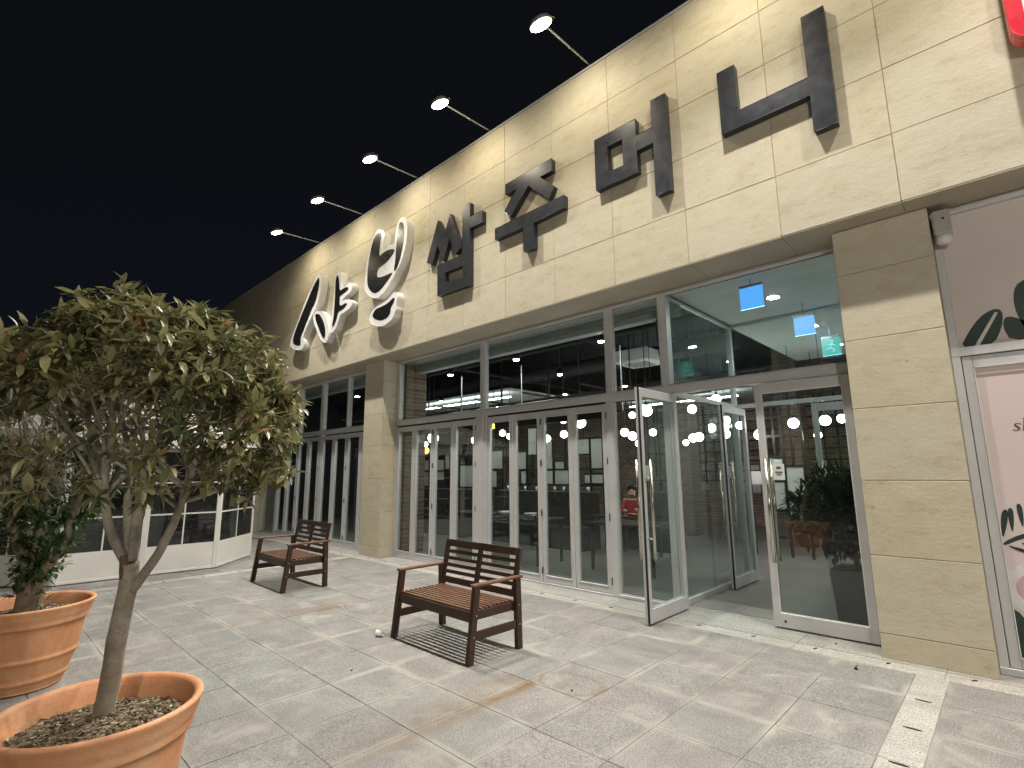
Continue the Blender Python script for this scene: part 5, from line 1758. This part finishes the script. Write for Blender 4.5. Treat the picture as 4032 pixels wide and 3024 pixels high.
# ------------------------------------------------------------------ the seated diner
pr = empty("person", (-5.72, 9.55, 0))
tag(pr, "seated person in red top with dark hair behind the dining room table", "person")
me = bpy.data.meshes.new("body")
J = {'pelvis': (0, 0, .50), 'belly': (0, -.03, .66), 'chest': (0, -.07, .86), 'neck': (0, -.09, 1.02), 'head0': (0, -.12, 1.12), 'head1': (0, -.13, 1.22),
     'shl': (-.17, -.07, .96), 'ell': (-.23, -.20, .74), 'wrl': (-.13, -.43, .80), 'hal': (-.09, -.50, .80),
     'shr': (.17, -.07, .96), 'elr': (.24, -.22, .75), 'wrr': (.12, -.44, .82), 'har': (.08, -.51, .82),
     'hpl': (-.10, -.04, .49), 'knl': (-.13, -.46, .50), 'anl': (-.13, -.44, .09), 'tol': (-.13, -.58, .05),
     'hpr': (.10, -.04, .49), 'knr': (.13, -.46, .50), 'anr': (.13, -.44, .09), 'tor': (.13, -.58, .05)}
Rd = {'pelvis': .14, 'belly': .13, 'chest': .145, 'neck': .055, 'head0': .075, 'head1': .085, 'shl': .065, 'ell': .048, 'wrl': .034, 'hal': .03, 'shr': .065, 'elr': .048, 'wrr': .034, 'har': .03,
      'hpl': .09, 'knl': .062, 'anl': .042, 'tol': .035, 'hpr': .09, 'knr': .062, 'anr': .042, 'tor': .035}
keys = list(J)
E_ = [('pelvis', 'belly'), ('belly', 'chest'), ('chest', 'neck'), ('neck', 'head0'), ('head0', 'head1'), ('chest', 'shl'), ('shl', 'ell'), ('ell', 'wrl'), ('wrl', 'hal'), ('chest', 'shr'), ('shr', 'elr'), ('elr', 'wrr'), ('wrr', 'har'),
      ('pelvis', 'hpl'), ('hpl', 'knl'), ('knl', 'anl'), ('anl', 'tol'), ('pelvis', 'hpr'), ('hpr', 'knr'), ('knr', 'anr'), ('anr', 'tor')]
me.from_pydata([J[k] for k in keys], [(keys.index(a), keys.index(b_)) for a, b_ in E_], [])
body = bpy.data.objects.new("body", me)
link(body, pr)
body.modifiers.new("skin", 'SKIN')
sv = me.skin_vertices
if not sv:
    bm_ = bmesh.new(); bm_.from_mesh(me); bm_.verts.layers.skin.verify(); bm_.to_mesh(me); bm_.free()
for i, k in enumerate(keys):
    me.skin_vertices[0].data[i].radius = (Rd[k], Rd[k])
me.skin_vertices[0].data[0].use_root = True
body.modifiers.new("sub", 'SUBSURF').levels = 2
body.modifiers["sub"].render_levels = 2
m, nt, b = new_mat("diner_skin_and_clothes")
tc = N(nt, "ShaderNodeTexCoord"); sp = N(nt, "ShaderNodeSeparateXYZ"); nt.links.new(tc.outputs["Object"], sp.inputs[0])
c = mix(nt, ramp(nt, sp.outputs[2], [(.985, 0.0), (.995, 1.0)]), (.32, .03, .03), (.52, .33, .24))
c = mix(nt, ramp(nt, sp.outputs[2], [(.545, 1.0), (.56, 0.0)]), c, (.03, .03, .04))
hand = math_n(nt, 'LESS_THAN', sp.outputs[1], -.42)
hi = math_n(nt, 'GREATER_THAN', sp.outputs[2], .68)
c = mix(nt, math_n(nt, 'MULTIPLY', hand, hi), c, (.52, .33, .24))
nt.links.new(c, b.inputs["Base Color"]); b.inputs["Roughness"].default_value = .7
me.materials.append(m)
bm = B(); ball(bm, (0, 0, 0), .098, 18)
for v in bm.verts:
    v.co.y = v.co.y*1.05 + (.012 if v.co.z > -.03 else .03)
    if v.co.y < -.06 and v.co.z < .04: v.co.y = -.045
hair = obj("hair", bm, simple("dark_hair", (.012, .010, .009), .5), pr, world_parent=False)
hair.location = (0, -.115, 1.225)
for sx, zz in ((-1, 0), (1, 0)):
    bm = B(); ball(bm, (0, 0, 0), .012, 8)
    e = obj("eye", bm, ALU_D, pr, world_parent=False); e.location = (sx*.032, -.205, 1.19)
bm = B(); ball(bm, (0, 0, 0), .014, 8); nn = obj("nose", bm, simple("skin_tone", (.52, .33, .24), .6), pr, world_parent=False); nn.location = (0, -.215, 1.165)
pr.rotation_euler = (0, 0, rad(25))
one = empty("dining_chair", (-5.72, 9.6, 0)); tag(one, "dark dining chair under the red-clothed diner", "chair")
one_box("seat", DARK, one, -5.93, -5.50, 9.35, 9.78, .34, .372, bev=.01)
one_box("backrest", DARK, one, -5.93, -5.50, 9.79, 9.82, .45, .85, bev=.008)
for sx in (-5.92, -5.54):
    for sy in (9.36, 9.75):
        one_box("leg", BLACKM, one, sx, sx+.03, sy, sy+.03, .004, .339)

# ------------------------------------------------------------------ white party tent with window walls
tent = empty("white_tent", (-12, 2.2, 0))
tag(tent, "white canvas pavilion tent with windowed walls behind the potted trees", "tent")
P = [Vector(p) for p in ((-10.94, 4.012), (-9.978, 3.104), (-10.10, 1.025), (-11.15, .05), (-13.6, .05), (-14.6, 1.1), (-14.6, 3.2), (-13.6, 4.012))]
NP = len(P)
def seg_M(a, b_):
    d = (b_-a); ln = d.length; d.normalize()
    nrm = Vector((d.y, -d.x))
    return Matrix(((d.x, nrm.x, 0, a.x), (d.y, nrm.y, 0, a.y), (0, 0, 1, 0), (0, 0, 0, 1))), ln
cen = Vector((-12.3, 2.1))
for i in range(NP):
    a, b_ = P[i], P[(i+1) % NP]
    M_, ln = seg_M(a, b_)
    # make local +y point outwards
    mid = M_ @ Vector((ln/2, .1, 0))
    if (mid.xy - cen).length < ((M_ @ Vector((ln/2, 0, 0))).xy - cen).length:
        M_ = M_ @ Matrix.Diagonal((1, -1, 1, 1))
    bm = B(); obox(bm, M_, 0.001, ln-.001, -.006, .006, .012, .44); obj("skirt_panel", bm, TENTW, tent)
    bm = B(); obox(bm, M_, 0.001, ln-.001, -.012, .010, .012, .05, bev=.004); obj("ground_hem", bm, TENTW, tent)
    bm = B(); obox(bm, M_, 0.001, ln-.001, -.010, .012, 1.935, 2.00); obj("lintel", bm, TENTG, tent)
    bays = max(1, round(ln/1.0))
    for j in range(bays+1):
        u = ln*j/bays
        w = .055 if j in (0, bays) else .045
        bm = B(); obox(bm, M_, max(.0, u-w), min(ln, u+w), -.014, .014, .014, 1.93, bev=.004); obj("wall_post", bm, TENTW, tent)
    for j in range(bays):
        u0, u1 = ln*j/bays + .05, ln*(j+1)/bays - .05
        bm = B(); obox(bm, M_, u0-.004, u1+.004, -.003, .003, .44, 1.935)
        w_ = obj("window", bm, "clear_vinyl", tent)
        for zz in (.93, 1.435):
            bm = B(); obox(bm, M_, u0, u1, -.009, .009, zz-.011, zz+.011); obj("glazing_bar", bm, TENTW, w_)
        um = (u0+u1)/2
        for z0, z1 in ((.441, .919), (.941, 1.424), (1.446, 1.934)):
            bm = B(); obox(bm, M_, um-.010, um+.010, -.009, .009, z0, z1); obj("glazing_bar", bm, TENTW, w_)
    # scalloped valance hanging over the lintel
    bm = B()
    nseg = max(6, int(ln/.12))
    top, lo_ = [], []
    for k in range(nseg+1):
        u = ln*k/nseg
        dz = .03*abs(math.sin(k*math.pi/3))
        top.append(bm.verts.new(M_ @ Vector((u, .05, 2.26)))); lo_.append(bm.verts.new(M_ @ Vector((u, .065 + .012*math.sin(k*1.7), 1.99 + dz))))
    for k in range(nseg):
        f = bm.faces.new((top[k], top[k+1], lo_[k+1], lo_[k])); f.smooth = True
    obj("valance", bm, TENTW, tent)
bm = B()
ring = [bm.verts.new((cen.x+(p.x-cen.x)*1.035, cen.y+(p.y-cen.y)*1.035, 2.262)) for p in P]
ring2 = [bm.verts.new((cen.x+(p.x-cen.x)*.55, cen.y+(p.y-cen.y)*.5, 2.72)) for p in P]
apex = bm.verts.new((cen.x, cen.y, 3.15))
for i in range(NP):
    bm.faces.new((ring[i], ring[(i+1) % NP], ring2[(i+1) % NP], ring2[i]))
    bm.faces.new((ring2[i], ring2[(i+1) % NP], apex))
obj("tent_roof", bm, TENTG, tent)
one_box("dark_groundsheet", DARK, tent, -14.3, -10.6, .4, 3.6, .005, .009)
nb = empty("navy_counter", (-11.3, 2.6, 0))
tag(nb, "navy cloth-covered counter just inside the tent windows", "counter")
one_box("counter_top", NAVY, nb, -11.5, -10.75, 1.2, 3.5, .66, .70, bev=.01)
one_box("counter_cloth", NAVY, nb, -11.48, -10.77, 1.22, 3.48, .01, .659, bev=.01)
# ------------------------------------------------------------------ unseen lamp post, added as frontal fill for pots and pillars
lpst = empty("fill_lamp_post", (3.2, -3.0, 0))
tag(lpst, "added unseen fill lamp post with opal globe behind the viewpoint", "lamp post")
bm = B(); lathe(bm, [(.001, .002), (.14, .002), (.14, .02), (.09, .04), (.06, .10), (.05, .3), (.001, .3)], 3.2, -3.0, 20); obj("foot", bm, BLACKM, lpst)
bm = B(); tube(bm, [(3.2, -3.0, .29), (3.2, -3.0, 3.98)], [.045, .035], 14); obj("pole", bm, BLACKM, lpst)
bm = B(); tube(bm, [(3.2, -3.0, 3.98), (3.2, -3.0, 4.04)], [.07, .09], 16); obj("collar", bm, BLACKM, lpst)
bm = B(); ball(bm, (3.2, -3.0, 4.2), .18, 20); obj("opal_globe", bm, emit("opal_emit", (1.0, .93, .82), FILL_LAMP), lpst)
# a far wall so that the plaza does not end in nothing beyond the tent
hd = empty("boundary_wall", (-25, 0, 0))
tag(hd, "dark boundary wall far beyond the tent", "wall")
one_box("wall_face", DARK, hd, -25.2, -25.0, -20, 5.0, 0, 1.3)
